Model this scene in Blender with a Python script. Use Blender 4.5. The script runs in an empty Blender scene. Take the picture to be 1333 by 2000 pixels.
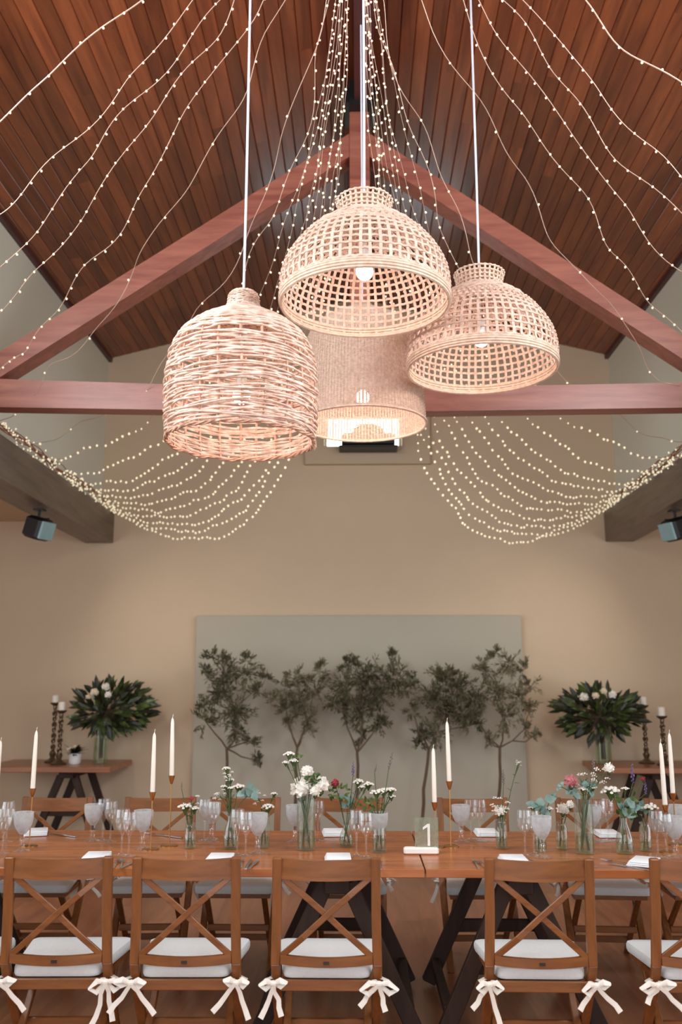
import bpy, math, random
from mathutils import Vector, Matrix, Euler
random.seed(7)
PI = math.pi
SC = bpy.context.scene
COL = SC.collection

# ------------------------------------------------------------------ camera
F = 1750.0; EYE = 1.55
PITCH = math.radians(10.84); YAW = math.radians(1.10)
cam_d = bpy.data.cameras.new('camera'); cam = bpy.data.objects.new('camera', cam_d); COL.objects.link(cam)
cam.location = (0, 0, EYE); cam.rotation_euler = (PI/2 + PITCH, 0, YAW)
cam_d.sensor_fit = 'VERTICAL'; cam_d.sensor_height = 36.0; cam_d.lens = 36.0*F/2000.0
cam_d.clip_start = 0.05; cam_d.clip_end = 60
cam_d.dof.use_dof = True; cam_d.dof.focus_distance = 4.25; cam_d.dof.aperture_fstop = 2.0
SC.camera = cam
RM = Euler((PI/2 + PITCH, 0, YAW)).to_matrix()
ORG = Vector((0, 0, EYE))
def ray(px, py): return RM @ Vector(((px-666.5)/F, -(py-1000)/F, -1.0))
def atY(px, py, Y):
    d = ray(px, py); return ORG + d*(Y/d.y)
def atZ(px, py, Z):
    d = ray(px, py); return ORG + d*((Z-EYE)/d.z)

# ------------------------------------------------------------------ colour management, world
SC.view_settings.view_transform = 'Standard'; SC.view_settings.look = 'None'
SC.view_settings.gamma = 1.0; SC.view_settings.exposure = -0.1; SC.view_settings.use_curve_mapping = False
w = bpy.data.worlds.new('world'); SC.world = w; w.use_nodes = True
w.node_tree.nodes['Background'].inputs[0].default_value = (.62, .72, .85, 1)
w.node_tree.nodes['Background'].inputs[1].default_value = 1.0
try:
    SC.cycles.max_bounces = 7; SC.cycles.transparent_max_bounces = 24; SC.cycles.diffuse_bounces = 4
    SC.cycles.glossy_bounces = 3; SC.cycles.transmission_bounces = 4
    SC.cycles.caustics_reflective = False; SC.cycles.caustics_refractive = False
    SC.cycles.sample_clamp_indirect = 4.0
except Exception: pass

# ------------------------------------------------------------------ daylight through the hall's windows, plus added fill for the upper walls
def area(name, loc, target, sx, sy, energy, col):
    l = bpy.data.lights.new(name, 'AREA'); l.shape = 'RECTANGLE'; l.size = sx; l.size_y = sy
    l.energy = energy; l.color = col
    o = bpy.data.objects.new(name, l); COL.objects.link(o); o.location = loc
    o.rotation_euler = (Vector(target)-Vector(loc)).to_track_quat('-Z', 'Y').to_euler()
    o['kind'] = 'helper'
    return o
area('daylight_entrance', (0, -4.0, 2.3), (0, 6, 2.0), 5.2, 3.6, 205, (.95, .97, 1.0))
area('daylight_doors_left', (-5.6, 2.2, 1.7), (0, 3.6, 2.2), 7.0, 2.4, 140, (.88, .95, 1.0))
area('daylight_doors_right', (5.6, 2.2, 1.7), (0, 3.6, 2.4), 7.0, 2.4, 140, (.88, .95, 1.0))
area('fill_upper_left', (-2.8, 3.2, 4.25), (2.8, 4.4, 3.7), 5.0, 1.1, 310, (.90, .96, 1.0))  # added lamp without a window, brightens the right upper wall and ceiling
area('fill_upper_right', (2.8, 3.2, 4.25), (-2.8, 4.4, 3.7), 5.0, 1.1, 290, (.90, .96, 1.0))  # added lamp on the other side, brightens the left upper wall

# ------------------------------------------------------------------ materials
def lin(c): return tuple(((v/255)/12.92 if v/255 <= .04045 else ((v/255+.055)/1.055)**2.4) for v in c) + (1,)
def new_mat(name):
    m = bpy.data.materials.new(name); m.use_nodes = True
    nt = m.node_tree; b = nt.nodes['Principled BSDF']; return m, nt, b
def N(nt, t, **kw):
    n = nt.nodes.new(t)
    for k, v in kw.items(): setattr(n, k, v)
    return n
def simple(name, c, rough=.6, metal=0, spec=.5, noise=.06, scale=20, bump=0):
    m, nt, b = new_mat(name)
    b.inputs['Roughness'].default_value = rough; b.inputs['Metallic'].default_value = metal
    b.inputs['Specular IOR Level'].default_value = spec
    tc = N(nt, 'ShaderNodeTexCoord'); nz = N(nt, 'ShaderNodeTexNoise'); nz.inputs['Scale'].default_value = scale
    nz.inputs['Detail'].default_value = 4
    nt.links.new(tc.outputs['Object'], nz.inputs['Vector'])
    mp = N(nt, 'ShaderNodeMapRange'); mp.inputs[3].default_value = 1-noise*2; mp.inputs[4].default_value = 1+noise*2
    nt.links.new(nz.outputs[0], mp.inputs[0])
    mx = N(nt, 'ShaderNodeMix', data_type='RGBA', blend_type='MULTIPLY'); mx.inputs[0].default_value = 1
    mx.inputs[6].default_value = lin(c); nt.links.new(mp.outputs[0], mx.inputs[7])
    nt.links.new(mx.outputs[2], b.inputs['Base Color'])
    if bump:
        bp = N(nt, 'ShaderNodeBump'); bp.inputs['Strength'].default_value = bump; bp.inputs['Distance'].default_value = .01
        nt.links.new(nz.outputs[0], bp.inputs['Height']); nt.links.new(bp.outputs[0], b.inputs['Normal'])
    return m
def wood(name, c1, c2, rough=.4, axis=0, stretch=18, scale=1.4, plank=None, plank_axis=0, pvar=.35, knots=False, spec=.5, plank_off=0.0):
    """grain runs along axis; plank = board width across plank_axis"""
    m, nt, b = new_mat(name); L = nt.links
    b.inputs['Roughness'].default_value = rough; b.inputs['Specular IOR Level'].default_value = spec
    tc = N(nt, 'ShaderNodeTexCoord'); sep = N(nt, 'ShaderNodeSeparateXYZ'); L.new(tc.outputs['Object'], sep.inputs[0])
    mp = N(nt, 'ShaderNodeMapping'); sc = [stretch*scale]*3; sc[axis] = scale
    mp.inputs['Scale'].default_value = sc; L.new(tc.outputs['Object'], mp.inputs[0])
    vec = mp.outputs[0]; val = None
    if plank:
        dv = N(nt, 'ShaderNodeMath', operation='DIVIDE'); L.new(sep.outputs[plank_axis], dv.inputs[0]); dv.inputs[1].default_value = plank
        ad = N(nt, 'ShaderNodeMath', operation='ADD'); L.new(dv.outputs[0], ad.inputs[0]); ad.inputs[1].default_value = plank_off+1000
        fl = N(nt, 'ShaderNodeMath', operation='FLOOR'); L.new(ad.outputs[0], fl.inputs[0])
        wn = N(nt, 'ShaderNodeTexWhiteNoise', noise_dimensions='1D'); L.new(fl.outputs[0], wn.inputs['W'])
        # boards butt end to end: second random by segment
        sg = N(nt, 'ShaderNodeMath', operation='MULTIPLY_ADD'); L.new(sep.outputs[axis], sg.inputs[0]); sg.inputs[1].default_value = .33
        L.new(wn.outputs[0], sg.inputs[2])
        fs = N(nt, 'ShaderNodeMath', operation='FLOOR'); L.new(sg.outputs[0], fs.inputs[0])
        cb = N(nt, 'ShaderNodeCombineXYZ'); L.new(fl.outputs[0], cb.inputs[0]); L.new(fs.outputs[0], cb.inputs[1])
        w2 = N(nt, 'ShaderNodeTexWhiteNoise', noise_dimensions='3D'); L.new(cb.outputs[0], w2.inputs['Vector'])
        vm = N(nt, 'ShaderNodeVectorMath', operation='MULTIPLY_ADD'); L.new(w2.outputs[1], vm.inputs[0])
        vm.inputs[1].default_value = (30, 30, 30); L.new(mp.outputs[0], vm.inputs[2]); vec = vm.outputs[0]
        val = w2.outputs[0]
    nz = N(nt, 'ShaderNodeTexNoise'); nz.inputs['Scale'].default_value = 1.0; nz.inputs['Detail'].default_value = 6
    nz.inputs['Roughness'].default_value = .6; nz.inputs['Distortion'].default_value = .6; L.new(vec, nz.inputs['Vector'])
    cr = N(nt, 'ShaderNodeValToRGB'); cr.color_ramp.elements[0].color = lin(c1); cr.color_ramp.elements[1].color = lin(c2)
    cr.color_ramp.elements[0].position = .3; cr.color_ramp.elements[1].position = .7
    L.new(nz.outputs[0], cr.inputs[0]); out = cr.outputs[0]
    if val:
        mr = N(nt, 'ShaderNodeMapRange'); L.new(val, mr.inputs[0]); mr.inputs[3].default_value = 1-pvar; mr.inputs[4].default_value = 1+pvar
        mx = N(nt, 'ShaderNodeMix', data_type='RGBA', blend_type='MULTIPLY'); mx.inputs[0].default_value = 1
        L.new(out, mx.inputs[6]); L.new(mr.outputs[0], mx.inputs[7]); out = mx.outputs[2]
    if knots:
        vo = N(nt, 'ShaderNodeTexVoronoi'); m2 = N(nt, 'ShaderNodeMapping'); s2 = [3.2]*3; s2[axis] = 2.0
        m2.inputs['Scale'].default_value = s2; L.new(tc.outputs['Object'], m2.inputs[0]); L.new(m2.outputs[0], vo.inputs['Vector'])
        kr = N(nt, 'ShaderNodeValToRGB'); kr.color_ramp.elements[0].color = (.18, .12, .1, 1); kr.color_ramp.elements[1].color = (1, 1, 1, 1)
        kr.color_ramp.elements[0].position = .035; kr.color_ramp.elements[1].position = .085
        L.new(vo.outputs['Distance'], kr.inputs[0])
        mk = N(nt, 'ShaderNodeMix', data_type='RGBA', blend_type='MULTIPLY'); mk.inputs[0].default_value = .8
        L.new(out, mk.inputs[6]); L.new(kr.outputs[0], mk.inputs[7]); out = mk.outputs[2]
    L.new(out, b.inputs['Base Color'])
    bp = N(nt, 'ShaderNodeBump'); bp.inputs['Strength'].default_value = .15; bp.inputs['Distance'].default_value = .004
    L.new(nz.outputs[0], bp.inputs['Height']); L.new(bp.outputs[0], b.inputs['Normal'])
    return m
def emis(name, c, s, base=None):
    m, nt, b = new_mat(name)
    b.inputs['Base Color'].default_value = lin(base or c)
    b.inputs['Emission Color'].default_value = lin(c); b.inputs['Emission Strength'].default_value = s
    return m
def glassm(name, tint=(255, 255, 255), frost=0.0, frost_c=(225, 228, 230), gloss=1.0, ior=1.45):
    """thin clear wall: straight-through light, fresnel sheen and some frosting"""
    m, nt, b = new_mat(name); L = nt.links; nt.nodes.remove(b); out = nt.nodes['Material Output']
    tr = N(nt, 'ShaderNodeBsdfTransparent'); tr.inputs[0].default_value = lin(tint)
    gl = N(nt, 'ShaderNodeBsdfGlossy'); gl.inputs['Roughness'].default_value = .06; gl.inputs[0].default_value = (1, 1, 1, 1)
    lw = N(nt, 'ShaderNodeLayerWeight'); lw.inputs[0].default_value = .35
    mr = N(nt, 'ShaderNodeMapRange'); mr.inputs[3].default_value = .05*gloss; mr.inputs[4].default_value = .62*gloss
    L.new(lw.outputs['Facing'], mr.inputs[0])
    mx = N(nt, 'ShaderNodeMixShader'); L.new(mr.outputs[0], mx.inputs[0]); L.new(tr.outputs[0], mx.inputs[1]); L.new(gl.outputs[0], mx.inputs[2])
    last = mx.outputs[0]
    if frost:
        df = N(nt, 'ShaderNodeBsdfDiffuse'); df.inputs[0].default_value = lin(frost_c)
        tl = N(nt, 'ShaderNodeBsdfTranslucent'); tl.inputs[0].default_value = lin(frost_c)
        a = N(nt, 'ShaderNodeMixShader'); a.inputs[0].default_value = .5; L.new(df.outputs[0], a.inputs[1]); L.new(tl.outputs[0], a.inputs[2])
        tc = N(nt, 'ShaderNodeTexCoord'); vo = N(nt, 'ShaderNodeTexNoise'); vo.inputs['Scale'].default_value = 30
        L.new(tc.outputs['Object'], vo.inputs['Vector'])
        r2 = N(nt, 'ShaderNodeMapRange'); r2.inputs[1].default_value = .35; r2.inputs[2].default_value = .65
        r2.inputs[3].default_value = frost*.75; r2.inputs[4].default_value = min(1, frost*1.25); L.new(vo.outputs[0], r2.inputs[0])
        m2 = N(nt, 'ShaderNodeMixShader'); L.new(r2.outputs[0], m2.inputs[0]); L.new(last, m2.inputs[1]); L.new(a.outputs[0], m2.inputs[2]); last = m2.outputs[0]
    L.new(last, out.inputs[0]); return m
def leafm(name, c, c2, trans=.25, rough=.5):
    m, nt, b = new_mat(name); L = nt.links; out = nt.nodes['Material Output']
    tc = N(nt, 'ShaderNodeTexCoord'); nz = N(nt, 'ShaderNodeTexNoise'); nz.inputs['Scale'].default_value = 14
    L.new(tc.outputs['Object'], nz.inputs['Vector'])
    cr = N(nt, 'ShaderNodeValToRGB'); cr.color_ramp.elements[0].color = lin(c); cr.color_ramp.elements[1].color = lin(c2)
    cr.color_ramp.elements[0].position = .35; cr.color_ramp.elements[1].position = .65; L.new(nz.outputs[0], cr.inputs[0])
    L.new(cr.outputs[0], b.inputs['Base Color']); b.inputs['Roughness'].default_value = rough
    tl = N(nt, 'ShaderNodeBsdfTranslucent'); L.new(cr.outputs[0], tl.inputs[0])
    mx = N(nt, 'ShaderNodeMixShader'); mx.inputs[0].default_value = trans; L.new(b.outputs[0], mx.inputs[1]); L.new(tl.outputs[0], mx.inputs[2])
    L.new(mx.outputs[0], out.inputs[0]); return m

M = {}
M['wall'] = simple('wall_paint', (206, 184, 156), .85, noise=.015, scale=3)
M['wall_up'] = simple('upper_wall_daylit', (222, 222, 206), .85, noise=.015, scale=3)  # paler, cooler tone: daylight on the upper walls put into the colour
M['panel'] = simple('bulkhead_paint', (196, 176, 148), .8, noise=.01)
M['ceil'] = wood('ceiling_boards', (98, 51, 33), (146, 82, 49), .28, axis=1, stretch=12, scale=1.1, plank=.1, plank_axis=0, pvar=.3, knots=True, spec=.6)
M['beam'] = wood('roof_beam_wood', (128, 70, 57), (166, 104, 87), .36, axis=0, stretch=10, scale=1.5, spec=.6)
M['beam_y'] = wood('side_beam_wood', (92, 80, 70), (124, 110, 96), .38, axis=1, stretch=10, scale=1.5, spec=.5)
M['ridge'] = wood('ridge_wood', (66, 34, 34), (92, 50, 50), .4, axis=1)
M['floor'] = wood('floor_boards', (140, 88, 60), (182, 122, 86), .3, axis=1, stretch=9, scale=1.0, plank=.14, plank_axis=0, pvar=.16, knots=True)
M['table'] = wood('table_wood', (146, 80, 42), (184, 112, 62), .24, axis=0, stretch=12, scale=1.3, plank=.2, plank_axis=1, pvar=.12, knots=True, plank_off=.2)
M['edge'] = wood('table_edge_wood', (140, 86, 54), (176, 116, 78), .35, axis=0, stretch=12, scale=1.6)
M['dark'] = wood('dark_stained_wood', (42, 28, 22), (64, 44, 34), .6, axis=2, stretch=8, scale=2, spec=.25)
M['sidetable'] = wood('side_table_wood', (138, 84, 52), (172, 112, 74), .3, axis=0, stretch=10)
M['chair'] = wood('chair_wood', (106, 62, 30), (138, 86, 44), .38, axis=2, stretch=8, scale=3)
M['chair_x'] = wood('chair_rail_wood', (108, 63, 30), (142, 88, 44), .38, axis=0, stretch=8, scale=3)
M['cushion'] = simple('cushion_canvas', (214, 218, 218), .9, noise=.03, scale=60, bump=.2)
M['tie'] = simple('cotton_tie', (232, 226, 216), .9, noise=.03, scale=50)
M['plaque'] = simple('dark_plaque', (40, 26, 20), .4)
M['cable'] = simple('pendant_cable', (206, 208, 222), .45, noise=.01)
def wicker(name, c1, c2, scale=40, trans=.25):
    m = leafm(name, c1, c2, trans, .6)
    for n in m.node_tree.nodes:
        if n.type == 'TEX_NOISE': n.inputs['Scale'].default_value = scale
    return m
M['rattan'] = wicker('pale_rattan', (216, 184, 164), (234, 208, 192), 30, .22)
M['rattan_rim'] = wicker('rim_rattan', (206, 176, 154), (226, 200, 180), 40, .12)
M['willow'] = wicker('rough_willow', (218, 184, 164), (250, 230, 216), 26, .25)
M['willow_d'] = wicker('willow_stake', (186, 140, 116), (216, 176, 150), 40, .1)
M['fine'] = wicker('fine_wicker', (206, 178, 158), (228, 204, 186), 60, .35)
M['bulb'] = emis('lamp_bulb', (255, 244, 236), 6)
M['socket'] = simple('lamp_socket', (225, 222, 216), .5)
M['fairy'] = emis('fairy_bulb', (244, 232, 198), .85)
M['fairy_near'] = emis('fairy_bulb_pink', (255, 206, 184), 1.1)
M['wire'] = simple('copper_wire', (222, 196, 178), .4, metal=.3)
M['wire_d'] = simple('copper_bundle', (166, 104, 70), .5, metal=.2)
M['black'] = simple('black_plastic', (22, 22, 24), .4)
M['steel'] = simple('cutlery_steel', (190, 190, 192), .2, metal=1)
M['gold'] = simple('brushed_gold', (196, 148, 92), .3, metal=1, noise=.03)
M['pewter'] = simple('aged_pewter', (120, 104, 84), .35, metal=.8)
M['wax'] = simple('candle_wax', (238, 230, 216), .5, noise=.01)
M['wick'] = simple('candle_wick', (230, 224, 210), .8)
M['glass'] = glassm('clear_glass', gloss=.55, frost=.04)
M['goblet'] = glassm('etched_glass', frost=.6, gloss=.45)
M['vase'] = glassm('bottle_glass', tint=(240, 246, 238), frost=.05, gloss=.9)
M['water'] = glassm('vase_water', tint=(226, 232, 216), gloss=.4)
M['acrylic'] = glassm('acrylic', tint=(236, 242, 234), frost=.34, frost_c=(200, 206, 188), gloss=.5)
M['lens'] = simple('pale_lens', (150, 188, 192), .12)
M['marble'] = simple('white_block', (236, 232, 226), .5)
M['white'] = simple('white_lettering', (226, 226, 216), .5)
M['napkin'] = simple('white_linen', (232, 236, 240), .9)
M['print'] = simple('dark_print', (70, 110, 120), .8)
M['plate'] = simple('white_china', (235, 235, 232), .25)
M['backdrop'] = simple('backdrop_board', (180, 173, 156), .85, noise=.03, scale=1.5)
M['bark'] = simple('olive_bark', (96, 76, 60), .9, noise=.15, bump=.4)
M['olive'] = leafm('olive_leaf', (84, 82, 60), (128, 124, 96), .25, .5)
M['olive_l'] = leafm('light_olive_leaf', (108, 102, 78), (150, 142, 114), .3, .55)
M['magnolia'] = leafm('glossy_leaf', (36, 50, 22), (84, 100, 48), .1, .3)
M['magnolia_d'] = leafm('dark_leaf', (24, 28, 16), (48, 52, 30), .08, .35)
M['stem'] = simple('green_stem', (66, 84, 44), .6)
M['stem_b'] = simple('brown_stem', (84, 66, 48), .7)
M['petal'] = leafm('white_petal', (244, 240, 230), (255, 252, 246), .25, .7)
M['cream'] = leafm('cream_petal', (240, 226, 198), (250, 238, 216), .25, .7)
M['pink'] = leafm('pink_petal', (184, 98, 106), (212, 142, 146), .2, .7)
M['red'] = leafm('red_bud', (150, 44, 56), (182, 84, 90), .2, .7)
M['euca'] = leafm('eucalyptus_leaf', (104, 136, 128), (144, 168, 158), .2, .7)
M['green'] = leafm('green_leaf', (58, 84, 40), (96, 122, 62), .25, .6)
M['lav'] = leafm('lavender_spike', (84, 72, 104), (124, 106, 150), .1, .8)
M['grey_s'] = leafm('dry_spike', (92, 84, 84), (128, 116, 112), .1, .8)
M['sky'] = emis('bright_sky_pane', (214, 236, 245), 9)
M['frame'] = simple('window_frame_paint', (200, 190, 170), .6)

# ------------------------------------------------------------------ mesh helpers
class MB:
    def __init__(s): s.v = []; s.f = []
    def add(s, vs, fs):
        o = len(s.v); s.v += [tuple(v) for v in vs]; s.f += [tuple(i+o for i in f) for f in fs]
    def box(s, c, size, rot=None):
        x, y, z = [d/2 for d in size]; c = Vector(c)
        vs = [Vector((a*x, b*y, d*z)) for a in (-1, 1) for b in (-1, 1) for d in (-1, 1)]
        if rot is not None: vs = [rot @ v for v in vs]
        s.add([v+c for v in vs], [(0, 1, 3, 2), (4, 6, 7, 5), (0, 4, 5, 1), (2, 3, 7, 6), (0, 2, 6, 4), (1, 5, 7, 3)])
    def bevbox(s, c, size, b=.004, rot=None):
        x, y, z = [d/2 for d in size]; c = Vector(c); b = min(b, x*.9, y*.9, z*.9)
        pts = [(x-b, -y), (x, -y+b), (x, y-b), (x-b, y), (-x+b, y), (-x, y-b), (-x, -y+b), (-x+b, -y)]
        ins = [(px*(1-b/x) if False else (px-b*(1 if px > 0 else -1)), (py-b*(1 if py > 0 else -1))) for px, py in pts]
        rings = [(ins, -z), (pts, -z+b), (pts, z-b), (ins, z)]
        vs = []
        for r, zz in rings: vs += [Vector((p[0], p[1], zz)) for p in r]
        if rot is not None: vs = [rot @ v for v in vs]
        fs = [tuple(range(7, -1, -1)), tuple(range(24, 32))]
        for k in range(3):
            for i in range(8):
                j = (i+1) % 8; fs.append((k*8+i, k*8+j, k*8+8+j, k*8+8+i))
        s.add([v+c for v in vs], fs)
    def bar(s, p0, p1, w, t, up=(0, 0, 1), b=.003):
        """bevelled bar from p0 to p1: w across, t along the up side"""
        p0, p1 = Vector(p0), Vector(p1); d = p1-p0; L = d.length; d.normalize(); up = Vector(up)
        x = d.cross(up).normalized(); y = x.cross(d).normalized()
        R = Matrix((x, y, d)).transposed()
        s.bevbox((p0+p1)/2, (w, t, L), b, R)
    def tube(s, pts, r, n=6, closed=False, flat=None, ups=None):
        """r number or list; flat=(w,t): elliptical/flat section, ups = normal per point"""
        pts = [Vector(p) for p in pts]; K = len(pts)
        if not isinstance(r, (list, tuple)): r = [r]*K
        vs = []; nrm = None
        for i, p in enumerate(pts):
            if closed: t = pts[(i+1) % K]-pts[i-1]
            else: t = pts[min(i+1, K-1)]-pts[max(i-1, 0)]
            if t.length < 1e-9: t = Vector((0, 0, 1))
            t.normalize()
            if ups is not None: a = Vector(ups[i])
            elif nrm is None: a = Vector((0, 0, 1)) if abs(t.z) < .9 else Vector((1, 0, 0))
            else: a = nrm
            a = (a - t*a.dot(t))
            if a.length < 1e-6: a = t.orthogonal()
            a.normalize(); nrm = a; bb = t.cross(a)
            for k in range(n):
                an = 2*PI*(k+.5)/n
                if flat: vs.append(p + bb*math.cos(an)*flat[0]*r[i] + a*math.sin(an)*flat[1]*r[i])
                else: vs.append(p + bb*math.cos(an)*r[i] + a*math.sin(an)*r[i])
        fs = []
        for i in range(K if closed else K-1):
            j = (i+1) % K
            for k in range(n):
                l = (k+1) % n; fs.append((i*n+k, i*n+l, j*n+l, j*n+k))
        if not closed: fs += [tuple(range(n-1, -1, -1)), tuple(range((K-1)*n, K*n))]
        s.add(vs, fs)
    def lathe(s, prof, n=24, c=(0, 0, 0)):
        c = Vector(c); vs = []
        for r, z in prof:
            for k in range(n):
                a = 2*PI*k/n; vs.append(c+Vector((r*math.cos(a), r*math.sin(a), z)))
        fs = []
        for i in range(len(prof)-1):
            for k in range(n):
                l = (k+1) % n; fs.append((i*n+k, i*n+l, (i+1)*n+l, (i+1)*n+k))
        if prof[0][0] > 1e-4: fs.append(tuple(range(n-1, -1, -1))) if prof[0][0] > 0 and getattr(s, 'cap', True) else None
        if prof[-1][0] > 1e-4 and getattr(s, 'cap', True): fs.append(tuple(range((len(prof)-1)*n, len(prof)*n)))
        s.add(vs, fs)
    def ball(s, c, r, sq=1.0, n=8, m=5):
        prof = [(r*math.sin(PI*i/m)+1e-5, -r*sq*math.cos(PI*i/m)) for i in range(m+1)]
        s.lathe(prof, n, c)
    def prism(s, poly, d):
        """poly: list of 3D points (planar), extruded by vector d"""
        n = len(poly); d = Vector(d); vs = [Vector(p) for p in poly]+[Vector(p)+d for p in poly]
        s.add(vs, [tuple(range(n)), tuple(range(2*n-1, n-1, -1))]+[(i, i+n, (i+1) % n+n, (i+1) % n) for i in range(n)])
    def leaf(s, p, d, L, W, fold=.25, up=(0, 0, 1), curl=.15):
        p = Vector(p); d = Vector(d).normalized(); x = d.cross(Vector(up))
        if x.length < 1e-3: x = d.orthogonal()
        x.normalize(); n = x.cross(d)
        a = p; b1 = p+d*L*.35-x*W*.5+n*W*fold; b2 = p+d*L*.35+x*W*.5+n*W*fold; m1 = p+d*L*.38
        c1 = p+d*L*.72-x*W*.36+n*(W*fold*.8-L*curl*.5); c2 = p+d*L*.72+x*W*.36+n*(W*fold*.8-L*curl*.5); m2 = p+d*L*.74-n*L*curl*.5
        e = p+d*L-n*L*curl
        s.add([a, b1, m1, b2, c1, m2, c2, e], [(0, 2, 1), (0, 3, 2), (1, 2, 5, 4), (2, 3, 6, 5), (4, 5, 7), (5, 6, 7)])
    def build(s, name, mat, parent=None, smooth=True, loc=None):
        me = bpy.data.meshes.new(name); me.from_pydata(s.v, [], s.f); me.update()
        me.materials.append(mat)
        if smooth:
            me.polygons.foreach_set('use_smooth', [True]*len(me.polygons))
            try: me.set_sharp_from_angle(angle=math.radians(38))
            except Exception: pass
        o = bpy.data.objects.new(name, me); COL.objects.link(o)
        if parent: o.parent = parent
        if loc is not None: o.location = loc
        return o
def tag(o, label, cat, group=None, kind=None):
    o['label'] = label; o['category'] = cat
    if group: o['group'] = group
    if kind: o['kind'] = kind
    return o
def thing(name, label, cat, loc=(0, 0, 0), rz=0, group=None):
    o = bpy.data.objects.new(name, None); COL.objects.link(o); o.location = loc; o.rotation_euler = (0, 0, rz)
    o.empty_display_size = .1
    return tag(o, label, cat, group)
KIDS = {}
def kids(o):
    return [c for c in o.children]
def copy_tree(o, parent=None):
    c = o.copy(); COL.objects.link(c); c.parent = parent
    if parent is not None: c.matrix_parent_inverse = Matrix.Identity(4)
    for ch in list(o.children): copy_tree(ch, c)
    return c
def struct(name, mb, mat, smooth=False):
    o = mb.build(name, mat, None, smooth); o['kind'] = 'structure'; return o
rnd = random.uniform

# ================================================================== SETTING
WY = 9.79      # back wall
XU = 2.87      # inner face of the upper side walls
XB = 2.72      # inner face of the side beams
ZB0, ZB1 = 3.08, 3.42
ZE = 5.24      # eaves
ZR = 5.96      # ridge
YR = -4.4      # rear wall
m = MB(); m.box((0, (WY+YR)/2, -.05), (12.4, WY-YR+.4, .1)); struct('floor', m, M['floor'])
# back wall with its small high window (opening cut as four pieces)
wc0 = atY(634, 874, WY); wc1 = atY(784, 808, WY)
wx0, wx1, wz0, wz1 = wc0.x, wc1.x, wc0.z, wc1.z
m = MB(); T = .2
def wallbox(mb, x0, x1, z0, z1): mb.box(((x0+x1)/2, WY+T/2, (z0+z1)/2), (x1-x0, T, z1-z0))
wallbox(m, -6.1, wx0, -.1, ZR+.2); wallbox(m, wx1, 6.1, -.1, ZR+.2); wallbox(m, wx0, wx1, -.1, wz0); wallbox(m, wx0, wx1, wz1, ZR+.2)
struct('wall_back', m, M['wall'])
m = MB(); m.box(((wx0+wx1)/2, WY+.17, (wz0+wz1)/2), (wx1-wx0, .02, wz1-wz0)); win = struct('window_1', m, M['sky'])
fr = MB()
for x in (wx0+.015, wx1-.015): fr.box((x, WY+.10, (wz0+wz1)/2), (.03, .06, wz1-wz0))
for z in (wz0+.015, wz1-.015): fr.box(((wx0+wx1)/2, WY+.10, z), (wx1-wx0-.06, .06, .03))
fr.build('window_frame', M['frame'], win, False)
# bulkhead panel frame under the high window
a0 = atY(597, 909, WY); a1 = atY(838, 790, WY)
m = MB(); bz = a0.z
m.box(((a0.x+wx0)/2, WY-.03, (bz+wz1+.1)/2), (wx0-a0.x, .06, wz1+.1-bz)); m.box(((a1.x+wx1)/2, WY-.03, (bz+wz1+.1)/2), (a1.x-wx1, .06, wz1+.1-bz))
m.box(((wx0+wx1)/2, WY-.03, (bz+wz0)/2), (wx1-wx0, .06, wz0-bz)); m.box(((wx0+wx1)/2, WY-.03, wz1+.05), (wx1-wx0, .06, .1))
struct('trim_1', m, M['panel'])
for sgn, nm in ((-1, 'left'), (1, 'right')):
    m = MB(); m.box((sgn*(XU+.12), (WY+YR)/2, (ZB1+ZE)/2+.05), (.24, WY-YR, ZE-ZB1+.1)); struct('wall_upper_'+nm, m, M['wall_up'])
    m = MB(); m.bevbox((sgn*(XB+.155), (WY+YR)/2-.001, (ZB0+ZB1)/2), (.31, WY-YR, ZB1-ZB0), .006); o = struct('trim_%d' % (3 if sgn > 0 else 2), m, M['beam_y'])
    # side aisle: outer wall with tall door openings, low ceiling
    m = MB(); xo = sgn*6.0
    for y0, y1 in ((YR, -1.4), (5.8, WY)): m.box((xo, (y0+y1)/2, 1.6), (.2, y1-y0, 3.3))
    m.box((xo, 2.2, 3.08), (.2, 7.2, .4)); struct('wall_'+nm, m, M['wall'])
    m = MB(); m.box((sgn*4.55, (WY+YR)/2, 3.37), (3.1, WY-YR, .08)); struct('ceiling_aisle_'+nm, m, M['wall'])
m = MB()
m.box((-4.4, YR-.1, 2.9), (3.6, .2, 6)); m.box((4.4, YR-.1, 2.9), (3.6, .2, 6)); m.box((0, YR-.1, 5.2), (5.3, .2, 1.6))
struct('wall_rear', m, M['wall'])
# boarded ceiling: v-jointed boards along the hall, one mesh per slope
def slope_ceiling(sgn, name):
    m = MB(); w = .1; n = int(XU/w)+2; prof = []
    k = (ZR-ZE)/XU
    for i in range(n):
        x0, x1 = i*w, (i+1)*w
        g = .007; dp = .008
        prof += [(x0, ZR-k*x0+dp), (x0+g, ZR-k*(x0+g)), (x1-g, ZR-k*(x1-g))]
    vs = []; fs = []
    for y in (YR, WY+.02):
        for x, z in prof: vs.append((sgn*x, y, z))
    P = len(prof)
    for i in range(P-1): fs.append((i, i+1, P+i+1, P+i))
    m.add(vs, fs)
    # upper skin so the ceiling has thickness
    vs = [(0, YR, ZR+.1), (sgn*(XU+.3), YR, ZR-k*(XU+.3)+.1), (sgn*(XU+.3), WY+.02, ZR-k*(XU+.3)+.1), (0, WY+.02, ZR+.1)]
    m.add(vs, [(0, 1, 2, 3)])
    return struct(name, m, M['ceil'])
slope_ceiling(-1, 'ceiling_left'); slope_ceiling(1, 'ceiling_right')
# cove strip where the ceiling meets the walls
for sgn, i in ((-1, 4), (1, 5)):
    m = MB(); m.box((sgn*(XU-.02), (WY+YR)/2, ZE-.02), (.04, WY-YR, .05)); struct('trim_%d' % i, m, M['ridge'])
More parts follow.
